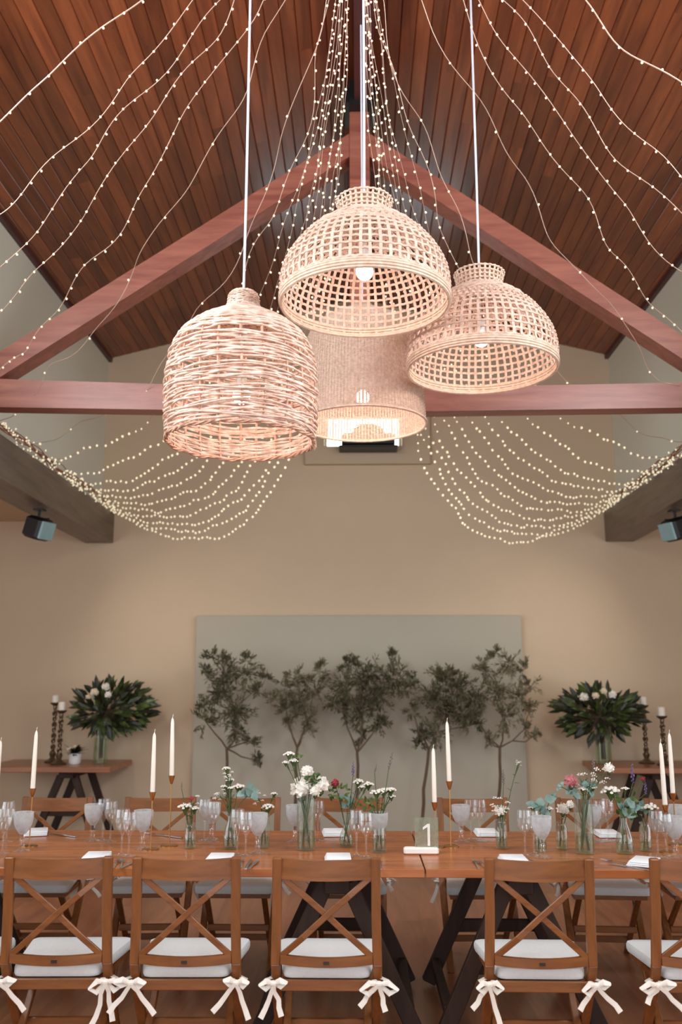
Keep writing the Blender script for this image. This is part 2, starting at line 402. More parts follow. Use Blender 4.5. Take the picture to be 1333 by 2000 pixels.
# ridge beam
m = MB(); m.box((.05, (WY+YR)/2, ZR-.13), (.13, WY-YR, .2))
o = m.build('ridge_beam', M['ridge'], None, False); tag(o, 'dark purple brown ridge beam running along the ceiling peak', 'beam')

# ------------------------------------------------------------------ roof truss
TY = 6.0
t = thing('roof_truss', 'reddish timber king post truss spanning the hall under the boarded ceiling', 'truss', (0, TY, 0))
def P(px, py, Y=TY): return atY(px, py, Y)-Vector((0, TY, 0))
m = MB()  # tie beam, sagging a little
TH = .14
tops = [(-60, 736), (0, 740), (320, 750), (560, 757), (850, 757), (1333, 747), (1400, 744)]
bots = [(-60, 792), (0, 795), (320, 800), (560, 802), (850, 803), (1333, 796), (1400, 793)]
rows = []
for (a, b) in zip(tops, bots):
    p = P(*a); q = P(*b); rows.append((p.x, p.z, q.z))
x_l, x_r = -XB-.15, XB+.15
rows = [(x_l, rows[0][1], rows[0][2])]+rows[1:-1]+[(x_r, rows[-1][1], rows[-1][2])]
vs = []
for x, zt, zb in rows: vs += [(x, 0, zb), (x, TH, zb), (x, TH, zt), (x, 0, zt)]
fs = [(0, 1, 2, 3)]
for i in range(len(rows)-1):
    for k in range(4): fs.append((i*4+k, i*4+(k+1) % 4, i*4+4+(k+1) % 4, i*4+4+k))
fs.append(tuple(len(rows)*4-4+k for k in (3, 2, 1, 0)))
m.add(vs, fs); m.build('tie_beam', M['beam'], t, False)
for sgn in (-1, 1):
    m = MB()
    if sgn < 0: pts = [P(683, 262), P(0, 688), P(-92, 745), P(-92, 793), P(0, 738), P(683, 307)]
    else: pts = [P(722, 262), P(1333, 656), P(1490, 757), P(1490, 803), P(1333, 702), P(722, 307)]
    m.prism([Vector((p.x, -.01, p.z)) for p in pts], (0, .17, 0)); m.build('rafter', M['beam'], t, False)
m = MB(); a = P(683, 262); b = P(722, 262); zt = ZR-.2; zb = P(700, 800).z
m.bevbox(((a.x+b.x)/2, .06, (zt+zb)/2), (b.x-a.x, .16, zt-zb), .004); m.build('king_post', M['beam'], t, False)
m = MB(); q = P(703, 205); m.bevbox((q.x, .03, q.z), (.24, .3, .14), .01); m.box((q.x, -.14, q.z), (.15, .02, .2))
o = m.build('ridge_bracket', M['black'], t, False); o['label'] = 'dark metal bracket at the truss apex'

# projector standing in the high window opening
m = MB(); p0 = atY(668, 876, WY-.16); p1 = atY(771, 850, WY-.16)
cx, cz = (p0.x+p1.x)/2, (p0.z+p1.z)/2
t = thing('wall_projector', 'black projector mounted below the bright high window in the gable', 'projector', (cx, WY-.16, p0.z))
m.bevbox((0, 0, .07), (p1.x-p0.x, .3, .14), .02); m.build('housing', M['black'], t)
m = MB(); prof = [(.2*math.cos(a), .2*math.sin(a)*.7) for a in [i*PI/2/6 for i in range(7)]]; prof[-1] = (.001, prof[-1][1])
m.lathe(prof, 20, (.0, 0, .14)); m.build('cover_dome', M['black'], t)
m = MB(); m.bevbox((0, .0, -.012), (p1.x-p0.x+.06, .32, .022), .004); m.build('shelf', M['black'], t, False)

# spotlights under the side beams
for nm, (px, py, X) in (('left', (78, 985, -XB-.13)), ('right', (1318, 990, XB+.13))):
    Y = (atZ(px, py, ZB0)).y
    d = ray(px, py); tt = X/d.x if abs(d.x) > 1e-6 else 0; Y = d.y*(X-0)/d.x
    sg = -1 if X < 0 else 1
    t = thing('spotlight', 'black spotlight with a pale lens clamped under the %s side beam' % nm, 'spotlight', (X, Y, ZB0), 0, 'spotlights under the side beams')
    m = MB(); m.lathe([(.012, 0), (.012, -.1)], 10); m.box((0, 0, -.006), (.09, .09, .012)); m.box((-.09, 0, -.14), (.008, .03, .12)); m.box((.09, 0, -.14), (.008, .03, .12)); m.box((0, 0, -.085), (.19, .03, .008))
    m.build('mounting_bracket', M['black'], t, False)
    h = MB(); h.bevbox((0, 0, 0), (.17, .17, .17), .02); o = h.build('housing', M['black'], t); o.location = (0, 0, -.17); o.rotation_euler = (math.radians(-18), 0, sg*math.radians(115)); o.scale = (1.15,)*3
    h = MB(); h.bevbox((0, .095, 0), (.14, .02, .14), .004); l = h.build('lens', M['lens'], o)
    ld = bpy.data.lights.new('spot', 'SPOT'); ld.energy = 42; ld.color = (1, .9, .78); ld.spot_size = math.radians(100); ld.spot_blend = 1; ld.shadow_soft_size = .12
    lo = bpy.data.objects.new('spot_beam', ld); COL.objects.link(lo); lo.parent = t; lo.location = (0, .14, -.2)
    lo.rotation_euler = (Vector((-sg*1.6, WY-Y, 1.35-ZB0))).to_track_quat('-Z', 'Y').to_euler()

# ================================================================== BACKDROP AND SIDE TABLES
b0 = atY(381, 1590, WY-.06); b1 = atY(385, 1203, WY-.06); b2 = atY(1018, 1203, WY-.06)
m = MB(); m.bevbox(((b1.x+b2.x)/2, WY-.05, b1.z/2+.01), (b2.x-b1.x, .05, b1.z-.02), .004)
o = m.build('backdrop_panel', M['backdrop'], None, False); tag(o, 'large pale grey backdrop board standing against the back wall behind the olive trees', 'backdrop')

def trestle_mb(y0, h, sx, sy=.05, thick=.07, dep=.045):
    """one A frame across x at depth y0"""
    m = MB()
    for s in (-1, 1):
        m.bar((s*.035, y0, h), (s*sx, y0, .0), thick, dep, (0, 1, 0), .004)
    return m
def trestle(name, label, loc, h, spread, depth, mat, group=None):
    t = thing(name, label, 'trestle', loc, 0, group)
    for y0 in (-depth/2, depth/2):
        for s in (-1, 1):
            m = MB(); m.bar((s*.05, y0, h-.05), (s*spread, y0*1.08, .02), .072, .045, (0, 1, 0), .004); m.build('leg', mat, t, False)
        m = MB(); m.bevbox((0, y0*1.0+.03, h*.42), (spread*1.18, .025, .06), .004); m.build('crossbar', mat, t, False)
    m = MB(); m.bevbox((0, 0, h-.045), (.11, depth+.14, .085), .005); m.build('top_rail', mat, t, False)
    for s in (-1, 1):
        m = MB(); m.bar((s*spread*.9, -depth/2, .12), (s*spread*.9, depth/2, .12), .04, .05, (0, 0, 1)); m.build('stretcher', mat, t, False)
    return t
def side_table(x0, x1, y0, y1, z, label, legx):
    t = thing('side_table', label, 'table', ((x0+x1)/2, (y0+y1)/2, 0))
    m = MB(); m.bevbox((0, 0, z-.027), (x1-x0, y1-y0, .054), .005); m.build('tabletop', M['sidetable'], t, False)
    for lx in legx:
        X = lx-(x0+x1)/2
        for yy in (-.26, .26):
            for s in (-1, 1):
                m = MB(); m.bar((X+s*.07, yy, z-.1), (X+s*.32, yy*1.1, .0), .07, .045, (0, 1, 0), .004); m.build('leg', M['dark'], t, False)
            m = MB(); m.bevbox((X, yy, .32), (.36, .03, .06), .003); m.build('crossbar', M['dark'], t, False)
        m = MB(); m.bevbox((X, 0, z-.085), (.14, .66, .06), .004); m.build('top_rail', M['dark'], t, False)
ZS = .765
aL = atZ(249, 1483, ZS); aL0 = atZ(190, 1500, ZS)
YB = WY-.03; YF = 8.85
xl1 = aL.x*0+atY(249, 1483, 9.5).x
xl0 = atY(8, 1483, 9.3).x-.05
side_table(xl0, xl1, YF, YB-.06, ZS, 'long wooden side table on dark crossed legs left of the olive trees', [atY(145, 1500, 9.2).x])
xr0 = atY(1147, 1487, 9.5).x
side_table(xr0, xr0+1.9, YF, YB-.06, ZS, 'long wooden side table on dark legs right of the olive trees', [atY(1272, 1500, 9.2).x])

# ------------------------------------------------------------------ olive trees
def olive(label, base, fork, blobs, leafmat, n_per, Y=9.25, dens=1.0):
    pb = atY(base[0], base[1], Y); pb.z = 0; pf = atY(fork[0], fork[1], Y)
    root = thing('olive_tree', label, 'tree', (pb.x, Y, 0), 0, 'bare stemmed olive trees along the backdrop')
    o0 = Vector((pb.x, Y, 0))
    tr = MB(); pts = []
    for i in range(8):
        u = i/7; p = Vector((0, 0, 0)).lerp(pf-o0, u)+Vector((rnd(-.012, .012), rnd(-.01, .01), 0))*(1 if 0 < i < 7 else 0); pts.append(p)
    tr.tube(pts, [.019-.005*i/7 for i in range(8)], 7); fo = MB()
    nodes = [pf-o0]; bl = sorted(blobs, key=lambda b: (b[0]-fork[0])**2+(b[1]-fork[1])**2)
    for bi, (bx, by, br) in enumerate(bl):
        c = atY(bx, by, Y)-o0; c.y += rnd(-.14, .14); R = br/186.0
        # join the nearest limb already grown, preferring ones lower down
        s = min(nodes, key=lambda q: (q-c).length+(.5 if q.z > c.z+.02 else 0)+.12*(q-nodes[0]).length)
        if bi < 4: s = nodes[0]
        mid = s.lerp(c, .5)+Vector((rnd(-.03, .03), rnd(-.03, .03), rnd(-.04, .02)))
        w0 = max(.0035, .0095-.012*(s-nodes[0]).length)
        tr.tube([s, s.lerp(mid, .5)+Vector((rnd(-.012, .012), 0, 0)), mid, mid.lerp(c, .6)+Vector((rnd(-.01, .01), 0, 0)), c], [w0, w0*.9, w0*.75, w0*.6, w0*.45], 5)
        nodes += [mid, c]
        nt_ = max(7, int(R*R*760*dens))
        for k in range(nt_):
            while True:
                q = Vector((rnd(-1, 1), rnd(-1, 1), rnd(-1, 1)))
                if q.length < 1: break
            e = c+Vector((q.x*R*1.28, q.y*R*.85, q.z*R*1.25)); st = c.lerp(e, rnd(0, .35))
            up = e-st+Vector((rnd(-.05, .05), 0, rnd(-.02, .08))); tw = [st, st.lerp(e, .5)+Vector((rnd(-.02, .02),)*3), e]
            tr.tube(tw, [.0022, .0016, .001], 3)
            nl = n_per*2
            for j in range(nl):
                u = .1+.9*j/nl; p = st.lerp(e, u)+Vector((rnd(-1, 1), rnd(-1, 1), rnd(-1, 1)))*.016; d = up.normalized()+Vector((rnd(-1, 1), rnd(-1, 1), rnd(-.8, 1)))*.9
                fo.leaf(p, d, rnd(.036, .062), rnd(.011, .018), .15, (rnd(-1, 1), rnd(-1, 1), 1), rnd(-.1, .2))
            fo.leaf(e, up, .05, .013)
    tr.build('trunk', M['bark'], root); o = fo.build('foliage', leafmat, root, False); o['kind'] = 'stuff'
olive('tall olive tree with dense ragged crown, leftmost of the five', (452, 1640), (443, 1462),
      [(415, 1283, 18), (437, 1312, 34), (482, 1318, 28), (398, 1378, 24), (430, 1350, 38), (462, 1388, 38), (492, 1445, 22), (505, 1345, 22), (506, 1488, 18), (462, 1422, 26), (405, 1408, 24), (522, 1322, 14), (398, 1310, 12), (440, 1285, 14), (484, 1290, 14)], M['olive'], 8)
olive('small airy olive tree, second from the left', (574, 1640), (581, 1462),
      [(558, 1345, 28), (598, 1332, 30), (585, 1372, 36), (625, 1320, 18), (558, 1385, 26), (602, 1404, 26), (540, 1365, 20), (622, 1355, 22), (625, 1302, 10), (575, 1318, 20), (600, 1420, 16), (560, 1410, 16)], M['olive_l'], 7, dens=.9)
olive('broad dense olive tree in the middle of the five', (697, 1640), (698, 1470),
      [(690, 1292, 20), (718, 1320, 40), (768, 1325, 36), (676, 1340, 32), (668, 1378, 28), (710, 1385, 40), (742, 1408, 24), (792, 1345, 20), (772, 1278, 12), (712, 1440, 20), (650, 1372, 14), (735, 1355, 34), (675, 1300, 14), (802, 1330, 14)], M['olive'], 8, dens=1.2)
olive('dark leaning olive tree with a low left branch, fourth from the left', (818, 1640), (838, 1462),
      [(862, 1328, 30), (845, 1360, 30), (892, 1348, 34), (872, 1388, 36), (908, 1398, 30), (822, 1435, 20), (852, 1428, 26), (935, 1415, 18), (805, 1392, 14), (885, 1318, 18), (825, 1450, 16), (930, 1370, 24)], M['olive'], 8, dens=1.35)
olive('pale feathery olive tree, rightmost of the five', (972, 1640), (977, 1460),
      [(950, 1302, 26), (990, 1295, 26), (1022, 1308, 22), (970, 1348, 34), (1012, 1365, 32), (938, 1352, 24), (985, 1398, 30), (1030, 1422, 14), (1050, 1436, 9), (935, 1405, 16), (958, 1440, 14), (965, 1275, 12), (1035, 1340, 20), (1035, 1385, 14)], M['olive_l'], 7)

# ------------------------------------------------------------------ flowers
def petal_head(mb, c, r, n=26, ruff=.35, dirv=(0, -.5, 1)):
    """ball of folded petals"""
    c = Vector(c)
    n = int(n*1.9)
    for i in range(n):
        z = 1-1.75*(i+.5)/n; a = i*2.39996; q = math.sqrt(max(0, 1-z*z))
        d = Vector((q*math.cos(a), q*math.sin(a), z)); d = d+Vector((rnd(-1, 1), rnd(-1, 1), rnd(-1, 1)))*ruff*.3
        mb.leaf(c+d*r*.42, d, r*rnd(.5, .66), r*rnd(.42, .6), .12, (rnd(-1, 1), rnd(-1, 1), rnd(-1, 1)), .25)
    mb.ball(c, r*.72, .95, 10, 6)
def cluster_head(mb, c, r, n=16, flat=.45):
    c = Vector(c)
    for i in range(n):
        a = i*2.39996; q = math.sqrt((i+.5)/n); p = c+Vector((r*q*math.cos(a), r*q*math.sin(a), r*flat*(1-q*q)+rnd(-.1, .1)*r))
        mb.ball(p, r*rnd(.2, .3), .75, 5, 3)
def spike(mb, c, L, r, lean=0):
    for i in range(14):
        u = i/13; a = i*2.4; rr = r*(.5+.5*math.sin(PI*min(1, u*1.05+.1)))
        mb.ball(Vector(c)+Vector((lean*u*L+rr*math.cos(a)*.7, rr*math.sin(a)*.7, u*L)), rr*.65, 1.3, 5, 3)

def bouquet(label, cx, cy, rx, ry, vase_px, leaves, Y, side):
    base = atZ(vase_px[0], vase_px[2], ZS); X = atY(vase_px[0], vase_px[2], Y).x
    g = 'glass vases with leafy bouquets on the side tables'
    c = atY(cx, cy, Y); top = atY(vase_px[0], vase_px[1], Y).z
    h = top-ZS; r = vase_px[3]/186.0/2
    v = thing('glass_vase', 'tall clear glass vase holding the leafy bouquet on the %s side table' % side, 'vase', (X, Y, ZS), 0, g)
    m = MB(); m.cap = False; m.lathe([(.001, .004), (r*.95, .004), (r, .02), (r, h*.6), (r*1.12, h)], 24); m.build('vessel', M['vase'], v)
    m = MB(); m.lathe([(r*.9, .012), (r*.93, h*.55)], 20); m.build('water', M['water'], v)
    root = thing('leafy_bouquet', label, 'bouquet', (X, Y, ZS+.03))
    o0 = Vector((X, Y, ZS+.03)); st = MB(); lf = MB(); ld = MB()
    for k in range(leaves):
        a = rnd(0, 2*PI); q = math.sqrt(rnd(0, 1)); ex = (cx-vase_px[0])+rx*q*math.cos(a)*.92; ez = -(cy-1000)*0+ry*q*math.sin(a)
        e = Vector((ex/186.0, rnd(-.16, .16), (c.z-o0.z)+ez/186.0)); neck = Vector((rnd(-.02, .02), rnd(-.02, .02), h-.04))
        if k % 3 == 0: st.tube([Vector((rnd(-.02, .02), rnd(-.02, .02), .02)), neck, neck.lerp(e, .55)+Vector((0, 0, .05)), e], [.003, .003, .0025, .0015], 4)
        hub = Vector((0, 0, c.z-o0.z-ry/186*.2)); d = (e-hub).normalized()+Vector((rnd(-.3, .3), rnd(-.5, .2), rnd(-.25, .25)))
        L = rnd(.11, .20)
        (lf if rnd(0, 1) < .45 else ld).leaf(e-d*L*.5, d, L, L*rnd(.26, .42), .12, (rnd(-.5, .5), -1, rnd(.2, 1)), rnd(.0, .2))
    st.build('stems', M['stem_b'], root); o = lf.build('foliage', M['magnolia'], root, False); o['kind'] = 'stuff'; o = ld.build('dark_foliage', M['magnolia_d'], root, False); o['kind'] = 'stuff'
    return root, o0
rt, o0 = bouquet('large bouquet of glossy green leaves and cream flowers on the left side table', 215, 1382, 84, 50, (196, 1402, 1484, 27), 270, 9.25, 'left')
for (x, y, r, mt) in ((207, 1342, 8, 'petal'), (211, 1357, 7, 'petal'), (172, 1361, 5, 'cream'), (185, 1352, 8, 'cream')):
    m = MB(); p = atY(x, y, 9.08)-o0; petal_head(m, p, r/186); m.build('blossom', M[mt], rt)
rt, o0 = bouquet('wide drooping bouquet of dark leaves and white roses on the right side table', 1170, 1392, 88, 50, (1180, 1412, 1480, 30), 290, 9.25, 'right')
for (x, y, r, mt) in ((1142, 1362, 9, 'petal'), (1164, 1359, 7, 'cream'), (1197, 1357, 8, 'petal'), (1180, 1350, 7, 'cream')):
    m = MB(); p = atY(x, y, 9.08)-o0; petal_head(m, p, r/186); m.build('blossom', M[mt], rt)
# small potted arrangement
pp = atY(146, 1490, 9.15)
t = thing('potted_plant', 'small dark leaved plant in a white pot on the left side table', 'plant', (pp.x, 9.15, ZS))
m = MB(); m.lathe([(.045, 0), (.058, .015), (.064, .1), (.06, .105), (.055, .09), (.001, .088)], 20); m.build('pot', M['plate'], t)
m = MB()
for k in range(60):
    a = rnd(0, 2*PI); d = Vector((math.cos(a), math.sin(a), rnd(.1, 1.2))); m.leaf((0, 0, .09), d, rnd(.08, .17), rnd(.02, .04), .1)
m.build('foliage', M['magnolia_d'], t, False)
m = MB()
for k in range(5): petal_head(m, (rnd(-.08, .04), rnd(-.05, 0), rnd(.14, .2)), .018, 12)
m.build('blossom', M['cream'], t, False)
# twisted candlesticks with pillar candles
def candlestick(px, ytop, ycandle, label, Y):
    X = atY(px, 1485, Y).x; zt = atY(px, ycandle, Y).z; z1 = atY(px, ytop, Y).z
    h = zt-ZS
    t = thing('candlestick', label, 'candlestick', (X, Y, ZS), rnd(0, 3), 'twisted pewter candlesticks on the side tables')
    m = MB(); prof = [(.075, 0), (.08, .012), (.04, .03), (.022, .05), (.03, .07), (.034, .09), (.018, .115)]
    m.lathe(prof, 20); m.build('base', M['pewter'], t)
    m = MB()
    for s in (0, PI):
        pts = [(.013*math.cos(s+u*.55), .013*math.sin(s+u*.55), .11+(h-.17)*u/44) for u in range(45)]
        m.tube(pts, [.011*(1+.35*math.sin(u*.55)) for u in range(45)], 6)
    m.build('twisted_shaft', M['pewter'], t)
    m = MB(); m.lathe([(.014, h-.07), (.02, h-.05), (.018, h-.035), (.048, h-.015), (.052, h-.004), (.048, h)], 20); m.build('drip_tray', M['pewter'], t)
    c = thing('pillar_candle', label.replace('candlestick', 'candlestick\'s white pillar candle') if False else 'short white pillar candle on the '+label.replace('twisted pewter ', '').replace(' on the', ' of the'), 'candle', (X, Y, zt), 0, 'pillar candles on twisted candlesticks')
    m = MB(); m.lathe([(.035, 0), (.036, .01), (.036, z1-zt-.006), (.03, z1-zt), (.001, z1-zt-.004)], 20); m.build('wax', M['wax'], c)
    m = MB(); m.lathe([(.0015, z1-zt-.005), (.0012, z1-zt+.012)], 6); m.build('wick', M['wick'], c)
candlestick(102, 1358, 1372, 'taller twisted pewter candlestick on the left side table', 9.35)
candlestick(115, 1371, 1387, 'shorter twisted pewter candlestick on the left side table', 9.12)
candlestick(1264, 1361, 1377, 'taller twisted pewter candlestick on the right side table', 9.35)
candlestick(1299, 1381, 1398, 'shorter twisted pewter candlestick on the right side table', 9.15)

# ================================================================== DINING TABLES
ZT = .75; Y0, Y1 = 4.16, 5.20
gapx = .29
def dining(x0, x1, label, xs):
    t = thing('dining_table', label, 'table', ((x0+x1)/2, (Y0+Y1)/2, 0), 0, 'long wooden trestle tables set end to end')
    m = MB(); n = 5; d = (Y1-Y0)/n
    for i in range(n): m.bevbox((0, Y0+d*(i+.5)-(Y0+Y1)/2, ZT-.018), (x1-x0, d-.0012, .036), .0025)
    m.build('tabletop', M['table'], t, False)
    return t
dining(-2.5, gapx-.003, 'long wooden dining table, its right end meeting the gap by the number sign', None)
dining(gapx+.003, 3.1, 'wooden dining table running right from the gap by the number sign', None)
g = 'dark trestles under the dining tables'
def xz(px, Y): return atY(px, 1714, Y).x
trestle('table_trestle', 'dark A-frame trestle under the table behind the middle near chair', (-.1, 4.68, 0), ZT-.037, .36, .72, M['dark'], g)
trestle('table_trestle', 'dark A-frame trestle under the right table behind the chair right of the gap', (.72, 4.68, 0), ZT-.037, .36, .72, M['dark'], g)
trestle('table_trestle', 'dark A-frame trestle under the far left part of the dining table', (-2.12, 4.68, 0), ZT-.037, .36, .72, M['dark'], g)

# ------------------------------------------------------------------ cross back chairs (origin on the floor, sitter faces +y)
def slab(outline, z0, z1, b, puff=0):
    """rounded cushion from an outline (list of (x,y))"""
    n = len(outline); cx = sum(p[0] for p in outline)/n; cy = sum(p[1] for p in outline)/n
    rings = []
    def ring(sc, z): return [Vector((cx+(x-cx)*sc, cy+(y-cy)*sc, z)) for x, y in outline]
    h = z1-z0
    for sc, u in ((.0, 0), (.7, 0), (.93, 0.02), (.98, .12), (1, .32), (1, .68), (.98, .88), (.93, .98), (.7, 1+puff), (.35, 1+puff*1.6), (.0, 1+puff*1.8)):
        rings.append(ring(sc, z0+h*u))
    m = MB(); vs = [v for r in rings for v in r]; fs = []
    for i in range(len(rings)-1):
        for k in range(n):
            l = (k+1) % n; fs.append((i*n+k, i*n+l, (i+1)*n+l, (i+1)*n+k))
    m.add(vs, fs); return m
def rounded_outline(pts, r, k=4):
    out = []; n = len(pts)
    for i in range(n):
        p = Vector(pts[i]).to_2d() if len(pts[i]) == 3 else Vector(pts[i]); a = Vector(pts[i-1])-p; b = Vector(pts[(i+1) % n])-p
        a.normalize(); b.normalize(); s = p+a*r; e = p+b*r
        for j in range(k+1):
            u = j/k; q = s*(1-u)**2+p*2*u*(1-u)+e*u*u; out.append((q.x, q.y))
        # extra points along the edge
        nx = Vector(pts[(i+1) % n]); s2 = e; e2 = nx-b*r
        for j in (1, 2, 3): q = s2.lerp(e2, j/4); out.append((q.x, q.y))
    return out
def bow(side, seed):
    rs = random.Random(seed); m = MB(); c = Vector((side*.205, -.03, .405))
    # band round the post
    m.tube([(side*.185, .0, .41), (side*.2, -.032, .408), (side*.228, -.03, .405), (side*.235, .01, .408), (side*.21, .035, .41)], 1, 6, False, (.013, .0025))
    m.ball(c, .015, .8, 8, 5)
    for s in (-1, 1):
        L = rs.uniform(.045, .075); dr = rs.uniform(-.03, .01)
        pts = [c, c+Vector((s*L*.5, -.012, .014+dr*.3)), c+Vector((s*L, -.014, .004+dr)), c+Vector((s*L*.55, -.004, -.012+dr)), c]
        m.tube(pts, [.6, 1, 1, 1, .6], 6, False, (.0035, .011), [Vector((0, .2, 1))]*5)
    for s in (-1, 1):
        L = rs.uniform(.08, .17); sp = rs.uniform(.2, .8)*s
        pts = [c+Vector((sp*L*u*.9+rs.uniform(-.006, .006), -.012+.012*math.sin(3*u), -L*u*(1 if abs(sp) < .5 else .65))) for u in (0, .25, .5, .75, 1)]
        m.tube(pts, [.7, .9, 1, 1.1, 1.2], 6, False, (.0105, .002), [Vector((0, -1, 0))]*5)
    return m
def make_chair(label, group):
    t = thing('cross_back_chair', label, 'chair', (0, 0, 0), 0, group)
    WX = .196
    for s in (-1, 1):
        m = MB(); x = s*WX
        pts = [(x, -.045, .873), (x, -.02, .66), (x*1.02, .0, .47), (x*1.02, .05, .38), (x*1.0, .33, 0.0)]
        m.tube([Vector(p) for p in pts], 1, 4, False, (.0285, .0235), [Vector((0, 1, .2))]*5) if False else None
        for a, b in zip(pts[:-1], pts[1:]):
            a = Vector(a); b = Vector(b); e = (b-a).normalized()*.004
            m.bar(a-e if a.z < .87 else a, b+e, .037, .026, (0, 1, 0), .004)
        m.build('post', M['chair'], t, False)
        m = MB(); m.bar((s*.16, .345, .395), (s*.165, -.07, 0.0), .03, .024, (0, 1, 0), .004); m.build('rear_leg', M['chair'], t, False)
    def curved(z0, z1, y0, bow_, th, name):
        m = MB(); n = 10; vs = []; fs = []
        for i in range(n+1):
            u = i/n*2-1; x = u*(WX-.015); y = y0-bow_*(1-u*u)
            dz = -.006*(1-u*u) if z1 > .8 else -.008*(1-u*u)
            vs += [(x, y-th/2, z0+dz), (x, y+th/2, z0+dz), (x, y+th/2, z1+dz), (x, y-th/2, z1+dz)]
        for i in range(n):
            for k in range(4): fs.append((i*4+k, i*4+4+k, i*4+4+(k+1) % 4, i*4+(k+1) % 4))
        fs += [(0, 1, 2, 3), (n*4+3, n*4+2, n*4+1, n*4)]
        m.add(vs, fs); return m.build(name, M['chair_x'], t, True)
    curved(.792, .868, -.035, .018, .02, 'top_rail'); lr = curved(.470, .505, -.005, .018, .02, 'lower_rail')
    m = MB(); m.box((0, -.034, .480), (.022, .004, .011)); m.build('plaque', M['plaque'], lr, False)
    for s in (-1, 1):
        m = MB(); off = .008*s
        pts = [Vector((s*-.178, -.033, .80)), Vector((s*-.09, -.043+off, .73)), Vector((0, -.036+off, .655)), Vector((s*.09, -.03+off, .575)), Vector((s*.178, -.008, .498))]
        m.tube(pts, 1, 4, False, (.016, .0085), [Vector((0, 1, 0))]*5) if False else None
        for a, b in zip(pts[:-1], pts[1:]):
            e = (b-a).normalized()*.003; m.bar(a-e, b+e, .023, .012, (0, 1, 0), .002)
        m.build('cross_brace', M['chair_x'], t, False)
    # seat
    m = MB(); m.prism([(-.178, .01, .378), (.178, .01, .378), (.198, .385, .388), (-.198, .385, .388)], (0, 0, .022)); m.build('seat', M['chair_x'], t, False)
    m = MB(); m.bevbox((0, -.004, .392), (.36, .02, .04), .003); m.build('seat_rail', M['chair_x'], t, False)
    m = MB(); m.bevbox((0, .19, .19), (.35, .018, .035), .003); m.build('front_stretcher', M['chair_x'], t, False)
    m = MB(); m.bevbox((0, .035, .10), (.32, .018, .035), .003); m.build('rear_stretcher', M['chair_x'], t, False)
    o = slab(rounded_outline([(-.17, .0), (.17, .0), (.222, .41), (-.222, .41)], .035), .41, .460, 0, .10)
    c = o.build('cushion', M['cushion'], t)
    for s in (-1, 1): bow(s, 3+s).build('tie_bow', M['tie'], c)
    return t
chair0 = make_chair('x', 'cross back chairs on the near side of the table')
NEARY = 3.79
bowmesh = [[bow(s, 40+k*7+s).build('tie_bow', M['tie']) for s in (-1, 1)] for k in range(4)]
used = [False]
def place_chair(x, y, rz, label, group, k):
    c = chair0 if not used[0] else copy_tree(chair0); used[0] = True
    c.location = (x, y, 0); c.rotation_euler = (0, 0, rz); c['label'] = label; c['group'] = group
    cu = [q for q in c.children if q.name.startswith('cushion')][0]
    for i, b in enumerate([q for q in cu.children]): b.data = bowmesh[k % 4][i].data
    return c
near = [(-140, 'near side cross back chair barely entering at the left edge'), (115, 'near side cross back chair furthest left, standing left of the candle pair'),
        (365, 'near side cross back chair, second whole one from the left'), (638, 'near side cross back chair in front of the middle trestle, left of the table gap'),
        (1053, 'near side cross back chair standing right of the table gap'), (1377, 'near side cross back chair cut off by the right edge of view')]
for k, (px, lb) in enumerate(near):
    x = atY(px, 1680, NEARY-.04).x
    place_chair(x, NEARY, [0, .03, .02, 0, -.01, -.03][k], lb, 'cross back chairs on the near side of the table', k)
FARY = 5.62
far = [(109, 'far side cross back chair furthest left, before the left side table'), (312, 'far side cross back chair behind the tall gold candle pair'), (478, 'far side cross back chair left of the tall carnation vase'),
       (683, 'far side cross back chair behind the carnation and red bud flowers'), (925, 'far side cross back chair right of the table gap and number sign'), (1158, 'far side cross back chair behind the pink rose flowers'), (1332, 'far side cross back chair cut by the right edge')]
for k, (px, lb) in enumerate(far):
    x = atY(px, 1570, FARY).x
    place_chair(x, FARY, PI+[.02, .06, 0, -.02, .03, -.06, .0][k], lb, 'cross back chairs on the far side of the table', k+2)
for r in bowmesh:
    for b in r: bpy.data.objects.remove(b)

# ================================================================== PENDANT LAMPS
def prof_at(prof, z):
    for (r0, z0), (r1, z1) in zip(prof[:-1], prof[1:]):
        if z0 <= z <= z1: return r0+(r1-r0)*(z-z0)/(z1-z0)
    return prof[-1][0] if z > prof[-1][1] else prof[0][0]
def smooth_prof(prof, n):
    """resample by arc length with Catmull-Rom smoothing"""
    P_ = [Vector((r, z)) for r, z in prof]; out = []
    for i in range(len(P_)-1):
        p0 = P_[max(i-1, 0)]; p1 = P_[i]; p2 = P_[i+1]; p3 = P_[min(i+2, len(P_)-1)]
        for j in range(10):
            t_ = j/10; out.append(.5*((2*p1)+(p2-p0)*t_+(2*p0-5*p1+4*p2-p3)*t_*t_+(3*p1-p0-3*p2+p3)*t_**3))
    out.append(P_[-1]); L = [0]
    for a, b in zip(out[:-1], out[1:]): L.append(L[-1]+(b-a).length)
    res = []; k = 0
    for i in range(n):
        s = L[-1]*i/(n-1)
        while k < len(L)-2 and L[k+1] < s: k += 1
        u = (s-L[k])/max(1e-9, L[k+1]-L[k]); res.append(out[k].lerp(out[k+1], min(1, u)))
    return res
